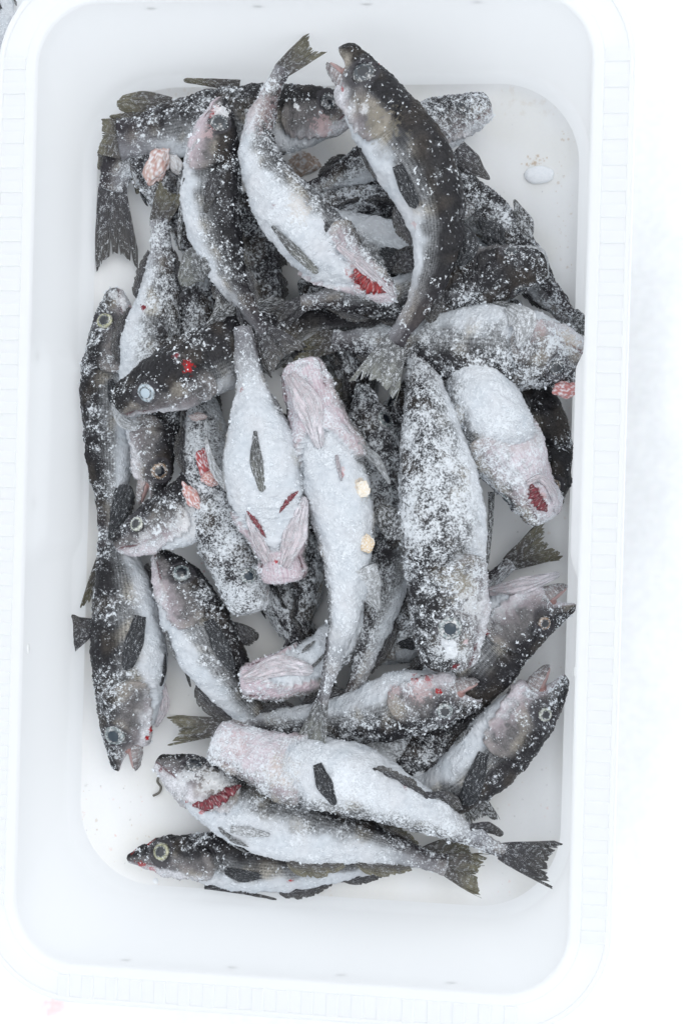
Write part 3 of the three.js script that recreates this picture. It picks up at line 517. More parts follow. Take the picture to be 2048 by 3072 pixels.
fish('frozen_fish', 'dark slanting fish along the right tub wall with one upright fin', { s: [[1010, 370, .03], [1085, 465, .03], [1165, 555, .03], [1245, 655, .03], [1310, 735, .03]], d: 62, w: 48, roll: -60, frost: .56, tail: [1345, 790, .03], spread: 44, tailDir: [1, -.6], tailMat: 'frosty', skip: 'D1 D2 D3 PC', flaps: [{ n: 'dorsal_fin', p: [[1190, 560, .045, 1], [1200, 515, .045, 1], [1180, 458, .045, 1]], w: [26, 24, 3], mat: 'frosty' }, { n: 'pectoral_fin', p: [[1150, 570, .004], [1125, 530, .006], [1098, 500, .006]], w: [14, 30, 8], mat: 'black' }], prof: [[0, 1], [.5, 1], [.75, 1.25], [.9, 1.5], [1, 1.6]] });
fish('frozen_fish', 'fish at the right wall with copper-ringed dark eye, half under a pale upturned head', { s: [[1272, 1185, .035], [1270, 1085, .035], [1252, 985, .035], [1205, 880, .03], [1130, 790, .025], [1040, 740, .02]], d: 58, w: 42, roll: 60, frost: .34, tail: [960, 700, .02], spread: 45, eyes: 'copper', dark: .9, skip: 'D1 D2 PC PV' });
fish('frozen_fish', 'dark fish with only its olive tail fin showing by the right wall', { s: [[760, 1500, .025], [870, 1470, .025], [990, 1420, .028], [1095, 1360, .03], [1175, 1290, .03]], d: 60, w: 44, roll: -70, frost: 0.52, tail: [1275, 1235, .035], spread: 52, tailMat: 'olive', lo: 1 });
fish('frozen_fish', 'brown fish lying low under the two belly-up fish in mid heap', { s: [[650, 1010, .03], [680, 1150, .03], [705, 1300, .03], [695, 1410, .03], [655, 1500, .03]], d: 66, w: 54, roll: 20, frost: 0.54, tail: [590, 1560, .025], spread: 45, lo: 1, dark: 1.3 });
fish('frozen_fish', 'brown-sided fish crossing low beneath the lower right heads, tail fan on tub floor', { s: [[690, 1590, .03], [800, 1650, .03], [920, 1725, .032], [1020, 1780, .03], [1085, 1820, .03]], d: 66, w: 48, roll: -105, frost: 0.56, tail: [1108, 1892, .022], spread: 40, tailDir: [1, .1], tailMat: 'frosty', lo: 1 });
fish('frozen_fish', 'small dark-backed fish at the bottom end with red-rimmed mouth and yellow eye', { s: [[291, 1972, .035], [370, 1962, .034], [480, 1968, .033], [610, 1985, .032], [740, 1985, .03], [880, 1975, .027], [985, 1960, .025]], d: 66, w: 44, roll: -82, frost: .38, tail: [1100, 1945, .024], spread: 46, eyes: 'yellow', skip: 'D1 D2 PV', marks: [[300, 1940, 10, 'b', .7], [335, 1925, 12, 'b', .6], [320, 1995, 14, 'b', .7], [345, 2005, 12, 'b', .6], [672, 2030, 7, 'b', .9]], flaps: [{ n: 'anal_fin', p: [[690, 2008, .02, 1], [750, 2012, .02, 1], [805, 2015, .018, 1]], w: [8, 17, 14], mat: 'dark' }, { n: 'pelvic_fin', p: [[470, 2036, .025, 1], [550, 2048, .022, 1], [635, 2066, .018, 1]], w: [6, 4, 1], mat: 'dark' }] });
fish('frozen_fish', 'long dark fish lying along the left wall, yellow-ringed eye near its raised head', { s: [[268, 660, .045], [258, 750, .045], [248, 880, .045], [250, 1020, .045], [252, 1160, .045], [240, 1290, .03]], d: 68, w: 46, roll: 76, frost: .47, tail: [225, 1400, .02], spread: 42, eyes: 'yellow', eyeScale: 1.05, skip: 'D1 D2 D3 PV', marks: [[292, 690, 24, 'w', .8], [262, 668, 20, 'w', .6], [310, 700, 10, 'p', .8]], prof: [[0, 1.6], [.05, 1.25], [.12, 1.08], [.5, 1], [.8, 1.15], [1, 1]], flaps: [{ n: 'pectoral_fin', p: [[255, 1240, .006], [275, 1170, .006], [290, 1110, .006]], w: [8, 22, 28], mat: 'black' }] });
fish('frozen_fish', 'large grey fish pointing down the left wall with cloudy dark eye and parted jaws', { s: [[272, 1772, .04], [285, 1690, .04], [292, 1580, .042], [288, 1460, .042], [276, 1340, .038], [262, 1220, .022], [250, 1090, .018]], d: 88, w: 58, roll: -76, frost: .47, tail: [240, 1000, .016], spread: 44, eyes: 'milk', eyeScale: 1.25, open: 16, skip: 'D1 D2 D3 PC', pel: 'black', marks: [[352, 1680, 9, 'b'], [345, 1700, 6, 'b']], flaps: [{ n: 'pectoral_fin', p: [[322, 1415, .003], [308, 1470, .004], [290, 1540, .004]], w: [14, 24, 16], mat: 'black' }, { n: 'dorsal_fin', p: [[208, 1465, .04, 1], [188, 1440, .04, 1], [166, 1412, .038, 1]], w: [52, 30, 3], mat: 'dark' }, { n: 'gill_cover', p: [[375, 1570, .03, 1], [378, 1620, .032, 1], [358, 1670, .03, 1]], w: [6, 13, 4], mat: 'pink' }] });
fish('frozen_fish', 'dark fish buried under the tail of the big open-mouthed fish', { s: [[690, 640, .022], [770, 740, .022], [820, 860, .022], [820, 980, .022], [800, 1090, .022]], d: 62, w: 50, roll: 20, frost: 0.62, tail: [790, 1180, .02], spread: 45, lo: 1 });
fish('frozen_fish', 'dark fish buried beneath the large whitened fish', { s: [[950, 860, .022], [915, 1000, .022], [905, 1150, .022], [915, 1300, .022], [940, 1430, .022]], d: 66, w: 52, roll: -20, frost: 0.62, tail: [960, 1530, .02], spread: 45, lo: 1 });
fish('frozen_fish', 'dark fish buried beneath the pink-throated head', { s: [[560, 1170, .022], [615, 1310, .022], [680, 1440, .022], [750, 1560, .022], [800, 1640, .022]], d: 56, w: 46, roll: -10, frost: 0.59, tail: [850, 1730, .02], spread: 45, lo: 1 });
fish('frozen_fish', 'dark frosted fish buried beside the pink and cream lump of flesh', { s: [[300, 310, .026], [350, 370, .03], [395, 450, .032], [430, 540, .03], [450, 640, .03]], d: 64, w: 54, roll: -20, frost: 0.72, tail: [460, 720, .025], spread: 45, lo: 1, ice: 1.5 });
fish('frozen_fish', 'dark fish buried under the gaping head with bloodied gums', { s: [[1090, 1680, .025], [990, 1720, .025], [880, 1740, .022], [770, 1730, .022], [670, 1720, .022]], d: 62, w: 48, roll: -20, frost: 0.56, tail: [580, 1720, .02], spread: 40, lo: 1 });
fish('frozen_fish', 'dark fish buried under the crosswise frosted fish', { s: [[1200, 700, .025], [1080, 740, .025], [950, 790, .025], [830, 820, .025], [720, 840, .025]], d: 62, w: 48, roll: 15, frost: 0.62, tail: [630, 850, .02], spread: 40, lo: 1 });
// second layer
fish('frozen_fish', 'long dark fish across the top of the heap with torn olive fins and grey cheek', { s: [[835, 236, .06], [750, 255, .06], [640, 268, .06], [520, 275, .06], [410, 292, .058], [320, 312, .055], [270, 318, .053]], d: 84, w: 52, roll: 78, frost: .47, tail: [226, 312, .05], spread: 42, tailDir: [.35, 1], tailMat: 'olive', fin: 'olive', eyes: 'dark', eyeScale: 1.1, skip: 'D1 D2 D3', marks: [[690, 245, 8, 'w'], [745, 290, 24, 'p', .7]], frostHead: .3, prof: [[0, 1], [.5, 1], [.7, 1.35], [.85, 1.8], [1, 2.2]], flaps: [{ n: 'dorsal_fin', p: [[550, 196, .055, 1], [490, 190, .055, 1], [422, 184, .055, 1]], w: [14, 10, 5], mat: 'olive' }, { n: 'dorsal_fin', p: [[392, 240, .055, 1], [330, 232, .055, 1], [268, 240, .052, 1]], w: [18, 26, 24], mat: 'olive' }, { n: 'dorsal_fin', p: [[330, 270, .052, 1], [290, 268, .052, 1], [252, 268, .05, 1]], w: [14, 10, 3], mat: 'olive' }] });
fish('frozen_fish', 'blunt-snouted frosty fish whose head pokes out behind the big open-mouthed fish', { s: [[1128, 240, .06], [1060, 262, .058], [970, 300, .055], [870, 355, .052], [780, 405, .05], [690, 440, .045]], d: 66, w: 56, roll: 72, dark: 1.4, frost: .62, tail: [600, 470, .04], spread: 44, eyes: 'dark', skip: 'D1 D2', prof: [[0, 2.2], [.05, 1.45], [.12, 1.1], [.5, 1], [1, 1]] });
fish('frozen_fish', 'silvery blue fish hanging head down on the left, olive tail fin spread up', { s: [[350, 1168, .07], [356, 1060, .07], [352, 930, .065], [350, 800, .062], [368, 660, .06], [372, 560, .06], [368, 500, .06]], d: 70, w: 50, roll: 96, belly: -.05, dark: 1.3, frost: .60, tail: [398, 428, .065], spread: 36, tailDir: [1, .25], tailMat: 'olive', eyes: 'copper', open: 14, skip: 'D1 D2 PC PV', frostHead: .35, prof: [[0, 1], [.4, 1], [.65, 1.25], [.9, 1.3], [1, 1.2]], marks: [[325, 700, 8, 'r']] });
fish('frozen_fish', 'grey fish crossing under the big open-mouthed fish with frosted round belly', { s: [[1080, 720, .05], [990, 660, .05], [890, 585, .055], [800, 540, .055], [720, 490, .05], [650, 450, .04]], d: 60, w: 48, roll: -105, belly: -.1, dark: 1.6, frost: 0.71, tail: [590, 420, .03], spread: 40, skip: 'A1 A2', lo: 1, prof: [[0, 1], [.5, 1.1], [1, 1]], flaps: [{ n: 'anal_fin', p: [[890, 615, .004], [925, 595, .004], [955, 570, .004]], w: [12, 26, 22], mat: 'dark' }] });
fish('frozen_fish', 'black-backed fish with ice-edged snout, thin tail curling left below the red gill', { s: [[1256, 602, .075], [1170, 622, .075], [1060, 650, .07], [950, 685, .075], [850, 690, .085], [760, 685, .09], [690, 700, .088]], d: 64, w: 64, roll: [-10, -30, -90, -110], dark: 1.2, frost: .50, tail: [615, 745, .085], spread: 30, tailMat: 'dark', eyes: 'dark', prof: [[0, 2], [.05, 1.4], [.12, 1.12], [.5, 1], [.75, 1.15], [1, 1.1]], skip: 'D1 PV', flaps: [{ n: 'lower_jaw', p: [[1190, 570, -.004], [1240, 580, -.006], [1256, 640, -.008]], w: [6, 10, 6], mat: 'white' }] });
fish('frozen_fish', 'frost-crusted fish lying crosswise at the right wall with red flesh in its mouth', { s: [[1362, 850, .075], [1290, 828, .075], [1190, 806, .075], [1080, 796, .075], [960, 790, .072], [850, 785, .068], [760, 785, .06]], d: 96, w: 58, roll: -84, dark: 1.15, frost: .60, tail: [675, 790, .055], spread: 44, eyes: 'dark', skip: 'D1 PC', prof: [[0, 2.4], [.04, 1.6], [.1, 1.15], [.4, 1], [1, 1]], marks: [[1190, 735, 34, 'f', .9], [1235, 745, 30, 'p', .5], [1310, 770, 26, 'y', .35]], flaps: [{ n: 'gill_cover', p: [[1165, 705, .004], [1200, 745, .008], [1190, 800, .004]], w: [10, 36, 8], mat: 'white' }, { n: 'dorsal_fin', p: [[1060, 868, -.002], [990, 880, -.004], [935, 895, -.006]], w: [10, 22, 22], mat: 'frosty' }] });
fish('frozen_fish', 'frosted dark fish tail-down between the mid belly-up fish and the large whitened fish', { s: [[828, 880, .055], [862, 1030, .055], [885, 1180, .055], [880, 1340, .055], [845, 1480, .06], [800, 1620, .06]], d: 74, w: 66, roll: [0, 20, 70, 80], dark: 1.6, frost: .60, tail: [767, 1752, .065], spread: 24, tailMat: 'dark', skip: 'PC PV' });
fish('frozen_fish', 'white-bellied fish with dark eye slanting down from the left, black pectoral fin on its flank', { s: [[358, 1268, .055], [415, 1345, .056], [460, 1440, .055], [515, 1540, .05], [580, 1625, .04], [660, 1690, .03], [740, 1720, .025]], d: 80, w: 52, roll: -98, dark: 1.25, frost: .44, tail: [820, 1750, .02], spread: 40, eyes: 'grey', eyeScale: 1.15, pink: .35, skip: 'PC D2', prof: [[0, 1.2], [.1, 1.1], [.3, 1], [.6, .9], [1, .9]], flaps: [{ n: 'pectoral_fin', p: [[478, 1425, .003], [505, 1485, .004], [535, 1540, .004]], w: [12, 22, 14], mat: 'black' }, { n: 'pelvic_fin', p: [[412, 1470, .03, 1], [425, 1530, .025, 1], [438, 1578, .02, 1]], w: [8, 5, 1], mat: 'dark' }] });
fish('frozen_fish', 'small-mouthed head with pale ringed eye looking left, pink flesh torn behind it', { s: [[264, 1256, .085], [335, 1216, .085], [425, 1172, .08], [510, 1120, .07], [590, 1060, .055], [660, 1000, .045], [750, 920, .04]], d: 76, w: 48, roll: -88, dark: 1.25, frost: .48, tail: [830, 860, .035], spread: 40, eyes: 'pale', skip: 'D1 D2 PC PV', pink: .3, marks: [[330, 1240, 20, 'w', .5], [420, 1210, 40, 'w', .7]], prof: [[0, 1.7], [.05, 1.3], [.12, 1.05], [1, 1]] });
fish('frozen_fish', 'snout-down fish heavily crusted with frost between two heads in mid heap', { s: [[572, 1412, .075], [556, 1330, .075], [526, 1220, .072], [495, 1110, .066], [470, 1010, .055], [460, 900, .045], [465, 780, .04]], d: 84, w: 74, roll: -38, dark: 1.4, frost: .72, tail: [470, 690, .035], spread: 40, eyes: 'milk', skip: 'D1 PV', prof: [[0, 2.4], [.05, 1.55], [.12, 1.1], [1, 1]] });
fish('frozen_fish', 'brassy-cheeked fish at the right wall with copper eye and gaping upper jaw', { s: [[1322, 1388, .06], [1245, 1405, .06], [1165, 1450, .06], [1090, 1530, .055], [1010, 1620, .045], [930, 1690, .03], [830, 1720, .025]], d: 92, w: 54, roll: -92, dark: 1.2, frost: .46, frostHead: .34, tail: [740, 1740, .02], spread: 40, eyes: 'copper', eyeScale: .85, open: 20, skip: 'D1 PC PV', pink: .25, prof: [[0, 1], [.1, 1.05], [.2, 1], [1, 1]], marks: [[1135, 1395, 40, 'w', .4], [1105, 1455, 9, 'r']], flaps: [{ n: 'gill_cover', p: [[1120, 1360, .0], [1200, 1345, .004], [1285, 1318, .0]], w: [10, 20, 8], mat: 'pink' }] });
fish('frozen_fish', 'grey-cheeked fish at the lower right with silver-ringed eye and parted lips', { s: [[1296, 1548, .06], [1240, 1612, .06], [1170, 1690, .06], [1095, 1770, .055], [1020, 1820, .045], [920, 1830, .03], [800, 1825, .025], [700, 1800, .025]], d: 88, w: 54, roll: -94, dark: 1.25, pink: .35, frost: .42, frostHead: .42, tail: [610, 1790, .02], spread: 40, eyes: 'pale', eyeScale: .75, open: 14, skip: 'D1 D2 D3 PC', prof: [[0, 1.3], [.1, 1.12], [.25, 1], [.38, .85], [.6, .75], [1, .75]], flaps: [{ n: 'pectoral_fin', p: [[1110, 1730, .003], [1090, 1790, .004], [1070, 1850, .004]], w: [12, 22, 24], mat: 'black' }] });
fish('frozen_fish', 'gaping head with bloodied gums below the whitened fish, slim olive tail stretching left', { s: [[1108, 1612, .085], [1020, 1608, .085], [930, 1622, .08], [830, 1650, .068], [720, 1660, .055], [610, 1662, .048], [510, 1668, .042]], d: 84, w: 48, roll: -90, dark: 1.2, frost: .52, tail: [385, 1678, .035], spread: 36, tailMat: 'olive', eyes: 'grey', open: 24, skip: 'D1 D2 D3 PV PC', pink: .2, marks: [[950, 1555, 16, 'b', .9], [985, 1550, 12, 'b', .7], [1010, 1580, 10, 'b'], [960, 1575, 26, 'p', .6], [900, 1570, 22, 'p', .5]], prof: [[0, 1.1], [.25, 1], [.5, .72], [.8, .75], [1, .8]] });
fish('frozen_fish', 'pink-throated head lying belly up, pointing left under the thin tail of the mid fish', { s: [[552, 1568, .075], [625, 1558, .075], [720, 1520, .07], [800, 1440, .06], [850, 1330, .05], [870, 1210, .045]], d: 58, w: 62, roll: 165, frost: .48, tail: [880, 1110, .04], spread: 40, pink: .95, eyes: 'milk', skip: 'D1 D2 PC', prof: [[0, 2.4], [.05, 1.5], [.12, 1.1], [.3, .85], [1, .8]], flaps: [{ n: 'gill_cover', p: [[560, 1560, .002], [640, 1530, .006], [720, 1540, .003]], w: [10, 26, 18], mat: 'pink' }] });
fish('frozen_fish', 'upturned pale pinkish head with open red mouth at the right wall', { s: [[1262, 1195, .085], [1215, 1120, .088], [1160, 1030, .088], [1115, 940, .082], [1085, 860, .06], [1060, 760, .045], [1030, 640, .04], [1010, 560, .04]], d: 78, w: 78, roll: -138, frost: .64, tail: [1000, 460, .035], spread: 40, eyes: 'milk', pink: .5, op: 1, opV: .05, gills: [{ n: 'mouth_lining', p: [[1226, 1115], [1240, 1145], [1258, 1180]], r: 13 }], flaps: [{ n: 'lip', p: [[1208, 1110, .002], [1238, 1098, .003], [1268, 1130, .002], [1278, 1180, 0]], w: [5, 8, 8, 4], mat: 'pink' }], skip: 'D1 D2 PC PV', prof: [[0, 2.2], [.06, 1.4], [.12, 1.1], [1, 1]], marks: [[1262, 1105, 12, 'b'], [1240, 1140, 20, 'p']] });
// bottom pair
fish('frozen_fish', 'white-bellied fish at the bottom with crescent red gill slit and ragged olive tail', { s: [[358, 1748, .06], [440, 1785, .062], [550, 1845, .065], [680, 1895, .065], [820, 1928, .062], [950, 1965, .058], [1030, 1988, .052]], d: 88, w: 66, roll: -118, belly: .15, frost: .55, frostHead: .3, tail: [1112, 2012, .045], spread: 52, tailMat: 'olive', fin: 'olive', eyes: 'dark', skip: 'D1 D2 PC', marks: [[480, 1790, 50, 'w', .8], [430, 1770, 30, 'w', .7], [420, 1838, 6, 'b'], [455, 1872, 10, 'b', .7], [360, 1770, 8, 'r', .7]], prof: [[0, 1.2], [.1, 1], [1, 1]], gills: [{ p: [[440, 1852], [470, 1846], [510, 1830], [556, 1802]], r: 13 }], flaps: [{ n: 'pectoral_fin', p: [[530, 1905, .002], [575, 1912, .002], [620, 1918, .002]], w: [8, 12, 4], mat: 'white' }] });
fish('frozen_fish', 'plump white-bellied fish at the bottom with pinkish crusted jaw and notched dark tail', { s: [[488, 1695, .1], [560, 1725, .1], [670, 1765, .098], [800, 1790, .095], [920, 1840, .088], [1040, 1900, .078], [1130, 1945, .065], [1160, 1958, .06]], d: 78, w: 84, roll: [150, 145, 130, 110], frost: .64, tail: [1278, 1988, .045], spread: 54, tailDir: [.15, 1], tailMat: 'dark', eyes: 'milk', pink: .5, op: .8, opV: .05, skip: 'D1 D2 D3 PC A2 PV', marks: [[935, 1805, 10, 'r', .5], [640, 1770, 40, 'y', .22], [540, 1700, 36, 'p', .5]], prof: [[0, 2.3], [.05, 1.5], [.12, .98], [.25, .92], [.45, 1.05], [.7, 1], [1, .95]], flaps: [{ n: 'pectoral_fin', p: [[728, 1755, .002], [745, 1805, .003], [770, 1850, .003]], w: [10, 20, 8], mat: 'black' }, { n: 'anal_fin', p: [[975, 1825, -.002], [1020, 1840, -.006], [1055, 1862, -.01]], w: [6, 22, 24], mat: 'dark' }, { n: 'anal_fin', p: [[1080, 1900, -.002], [1120, 1902, -.006], [1155, 1918, -.01]], w: [8, 14, 8], mat: 'dark' }] });
// upper layer
fish('frozen_fish', 'black head with milky white eye and white lower lip, red spots on its crown', { s: [[266, 928, .115], [335, 892, .118], [425, 852, .115], [510, 810, .1], [590, 775, .075], [680, 745, .055], [800, 735, .045], [900, 740, .04]], d: 82, w: 76, roll: -48, frost: .42, frostHead: .34, tail: [1000, 745, .035], spread: 40, eyes: 'white', eyeScale: 1.1, fin: 'frosty', skip: 'PV PC', marks: [[437, 838, 15, 'b'], [395, 818, 9, 'r']], prof: [[0, 2], [.05, 1.35], [.12, 1.05], [1, .95]], flaps: [{ n: 'lower_jaw', p: [[262, 925, -.010], [285, 968, -.022], [350, 985, -.028]], w: [8, 16, 12], mat: 'white' }, { n: 'dorsal_fin', p: [[400, 770, .11, 1], [392, 735, .118, 1], [385, 690, .122, 1]], w: [20, 14, 6], mat: 'frosty', tilt: .8 }, { n: 'dorsal_fin', p: [[490, 765, .105, 1], [496, 725, .115, 1], [502, 675, .118, 1]], w: [20, 14, 6], mat: 'frosty', tilt: .8 }] });
fish('frozen_fish', 'bloody-snouted fish with big dark eye, head up, white belly and dark back', { s: [[512, 222, .1], [500, 300, .105], [490, 400, .105], [492, 500, .105], [520, 610, .1], [568, 705, .105], [608, 765, .11]], d: 74, w: 56, roll: -80, frost: .46, frostHead: .28, tail: [662, 835, .115], spread: 58, tailDir: [1, -.45], tailMat: 'dark', eyes: 'dark', eyeScale: 1.25, skip: 'D1 D2 A1 PC', pink: .7, belly: .08, marks: [[495, 245, 14, 'b', .9], [480, 262, 12, 'b', .7], [495, 285, 10, 'b', .9], [512, 250, 22, 'w', .9], [470, 300, 20, 'p', .6]], flaps: [{ n: 'anal_fin', p: [[470, 590, -.004], [440, 620, -.012], [415, 655, -.02]], w: [34, 46, 22], mat: 'grey', dome: 0.05 }, { n: 'pectoral_fin', p: [[492, 400, .003], [482, 445, .004], [472, 490, .003]], w: [12, 16, 5], mat: 'dark' }, { n: 'pelvic_fin', p: [[428, 410, -.006], [415, 500, -.012], [412, 575, -.02]], w: [7, 6, 2], mat: 'frosty' }] });
fish('frozen_fish', 'bent white-bellied fish with bright red gill, its thin tail arching up over the top', { s: [[908, 692, .11], [850, 645, .115], [770, 590, .12], [700, 520, .122], [635, 440, .12], [597, 360, .115], [600, 280, .11], [630, 200, .11], [655, 155, .11]], d: 76, w: 80, roll: [150, 145, 130, 105, 95], frost: .56, tail: [728, 98, .105], spread: 33, tailDir: [.5, 1], tailMat: 'olive', fin: 'olive', eyes: 'dark', skip: 'D1 D2 D3 A1 A2 PC PV', pink: .6, marks: [[625, 465, 8, 'r', .6], [690, 480, 30, 'y', .22], [600, 250, 60, 'p', .25], [835, 640, 26, 'b', .95], [865, 665, 20, 'b', .9], [820, 610, 20, 'p', .7]], prof: [[0, 1], [.15, .8], [.3, 1], [.5, 1.02], [.62, .9], [.8, 1.05], [1, 1]], gills: [{ p: [[815, 622], [842, 648], [885, 676]], r: 17, pale: 1 }], flaps: [{ n: 'gill_cover', p: [[775, 565, .0], [830, 610, .004], [905, 680, -.002]], w: [6, 14, 4], mat: 'pink' }, { n: 'pelvic_fin', p: [[625, 520, .001], [672, 572, .003], [730, 628, .002]], w: [2, 12, 9], mat: 'grey' }, { n: 'pectoral_fin', p: [[718, 470, -.004], [750, 530, -.006], [770, 590, -.008]], w: [3, 12, 6], mat: 'dark' }] });
fish('frozen_fish', 'large fish whitened all over by frost, snout down with clear grey eye', { s: [[1036, 1540, .115], [1024, 1445, .12], [1018, 1300, .122], [1008, 1150, .12], [990, 1000, .11], [968, 860, .085], [950, 740, .06]], d: 100, w: 84, roll: -54, op: 1.3, frost: .70, frostHead: .58, tail: [940, 640, .05], spread: 44, eyes: 'grey/milk', eyeScale: 1.1, skip: 'D1 D2 D3 PC PV', ice: 1.6, prof: [[0, 3.0], [.03, 2.2], [.07, 1.65], [.13, 1.28], [.22, 1.06], [.3, 1], [.6, 1.05], [1, 1]], marks: [[1065, 1340, 46, 'g', .55], [1085, 1400, 34, 'w', .7], [1050, 1535, 12, 'r', .9], [1030, 1500, 34, 'f', .8], [1005, 1510, 5, 'k', .8], [1022, 1498, 4, 'k', .8], [1075, 1480, 10, 'p']], flaps: [{ n: 'pectoral_fin', p: [[930, 1215, -.004], [895, 1195, -.012], [862, 1165, -.02]], w: [26, 40, 30], mat: 'frosty' }, { n: 'pelvic_fin', p: [[1128, 1130, .07, 1], [1126, 1200, .07, 1], [1118, 1300, .07, 1]], w: [7, 5, 2], mat: 'frosty' }] });
fish('frozen_fish', 'slim belly-up fish with pink throat, frayed anal fin and narrow frosted tail', { s: [[690, 828, .11], [718, 930, .118], [755, 1050, .12], [785, 1170, .12], [798, 1290, .118], [790, 1410, .115], [760, 1530, .11], [738, 1620, .105]], d: 72, w: 84, roll: [190, 185, 170, 150, 120], frost: .58, tail: [712, 1732, .1], spread: 46, tailMat: 'grey', eyes: 'milk', pink: .9, opV: .07, skip: 'D1 D2 D3 A1 A2 PC PV', prof: [[0, 2.4], [.05, 1.5], [.12, .95], [.3, .95], [.6, .85], [1, .9]], marks: [[835, 1125, 20, 'y', .6], [780, 1080, 8, 'p', .8], [785, 1098, 5, 'b', .5]], flaps: [{ n: 'gill_cover', p: [[665, 860, .0], [705, 930, .005], [735, 1030, .001]], w: [14, 34, 14], mat: 'pink' }, { n: 'anal_fin', p: [[820, 1310, -.002], [850, 1365, -.006], [872, 1400, -.01]], w: [44, 36, 10], mat: 'white' }, { n: 'pectoral_fin', p: [[820, 1020, -.004], [865, 1060, -.008], [896, 1112, -.012]], w: [6, 13, 3], mat: 'white' }, { n: 'pelvic_fin', p: [[772, 1045, .0], [778, 1075, .001], [784, 1105, .001]], w: [3, 5, 1], mat: 'pink', th: .0005 }] });
fish('frozen_fish', 'broad belly-up fish with white bulging belly and flared pink gill covers', { s: [[655, 1338, .11], [640, 1240, .118], [612, 1110, .125], [594, 990, .125], [578, 890, .122], [565, 820, .12], [558, 750, .118]], d: 84, w: 100, roll: 180, frost: .57, tail: [552, 690, .07], spread: 30, tailMat: 'dark', eyes: 'milk', pink: .9, ice: 1.4, skip: 'D1 D2 D3 A1 A2 PC PV', prof: [[0, 2.2], [.05, 1.3], [.1, .85], [.2, .8], [.32, .92], [.5, 1.02], [.66, .92], [.8, .8], [1, 1.6]], marks: [[545, 893, 8, 'p', .9], [545, 893, 5, 'r', .7], [628, 1297, 8, 'b', .9]], gills: [{ p: [[568, 1180], [588, 1212], [606, 1240]], r: 5 }, { p: [[690, 1125], [668, 1155], [645, 1185]], r: 5 }], flaps: [{ n: 'gill_cover', p: [[650, 1300, .0], [675, 1230, .004], [700, 1140, -.002]], w: [14, 30, 12], mat: 'pink' }, { n: 'gill_cover', p: [[618, 1290, .0], [592, 1240, .002], [566, 1180, -.002]], w: [12, 15, 6], mat: 'pink' }, { n: 'pelvic_fin', p: [[586, 990, .0], [588, 1060, .0015], [603, 1130, .001]], w: [3, 16, 10], mat: 'grey', th: .0005 }, { n: 'pectoral_fin', p: [[472, 1005, -.02], [492, 1075, -.016], [545, 1140, -.006]], w: [3, 13, 14], mat: 'white' }, { n: 'pectoral_fin', p: [[688, 1010, -.02], [690, 1060, -.016], [684, 1110, -.01]], w: [4, 10, 8], mat: 'frosty' }] });
fish('frozen_fish', 'big dark open-mouthed fish on top of the heap with bare brown scales', { s: [[785, 108, .125], [830, 185, .13], [895, 285, .132], [960, 380, .132], [1000, 480, .13], [1005, 570, .128], [980, 660, .126], [935, 745, .124], [905, 790, .122]], d: 92, w: 60, roll: -76, frost: .33, frostHead: .3, tail: [856, 898, .118], spread: 60, tailDir: [1, .35], tailMat: 'grey', eyes: 'dark', eyeScale: 1.15, open: 20, skip: 'D1 D2 D3 PC A2', pel: 'dark', ice: .7, marks: [[882, 136, 6, 'b', .9], [905, 380, 5, 'b'], [776, 205, 8, 'b', .6], [830, 250, 14, 'w', .7], [945, 520, 10, 'p', .6], [880, 290, 44, 'g', .5]], prof: [[0, 1.9], [.05, 1.3], [.12, 1.05], [.4, 1], [.6, .95], [1, 1.05]], flaps: [{ n: 'dorsal_fin', p: [[1045, 345, .125, 1], [1080, 375, .12, 1], [1124, 412, .115, 1]], w: [28, 26, 3], mat: 'dark' }, { n: 'dorsal_fin', p: [[1052, 510, .12, 1], [1068, 565, .115, 1], [1055, 612, .112, 1]], w: [14, 32, 20], mat: 'black' }, { n: 'dorsal_fin', p: [[1000, 655, .118, 1], [995, 700, .115, 1], [985, 742, .112, 1]], w: [20, 22, 16], mat: 'dark' }, { n: 'pectoral_fin', p: [[912, 380, .003], [930, 425, .004], [955, 478, .004]], w: [12, 17, 14], mat: 'black' }, { n: 'anal_fin', p: [[948, 590, .11, 1], [925, 610, .105, 1], [900, 625, .1, 1]], w: [26, 20, 8], mat: 'dark' }] });
// one more frozen fish outside, on the snow past the tub's corner
fish('frozen_fish', 'dark frosted fish lying on the snow outside the tub', { s: [[-45, -90, .03], [-35, 0, .03], [-30, 90, .03], [-28, 180, .03]], d: 60, w: 44, roll: 60, frost: 0.64, tail: [-30, 260, .025], spread: 40, lo: 1, group: 'fish on the snow' });

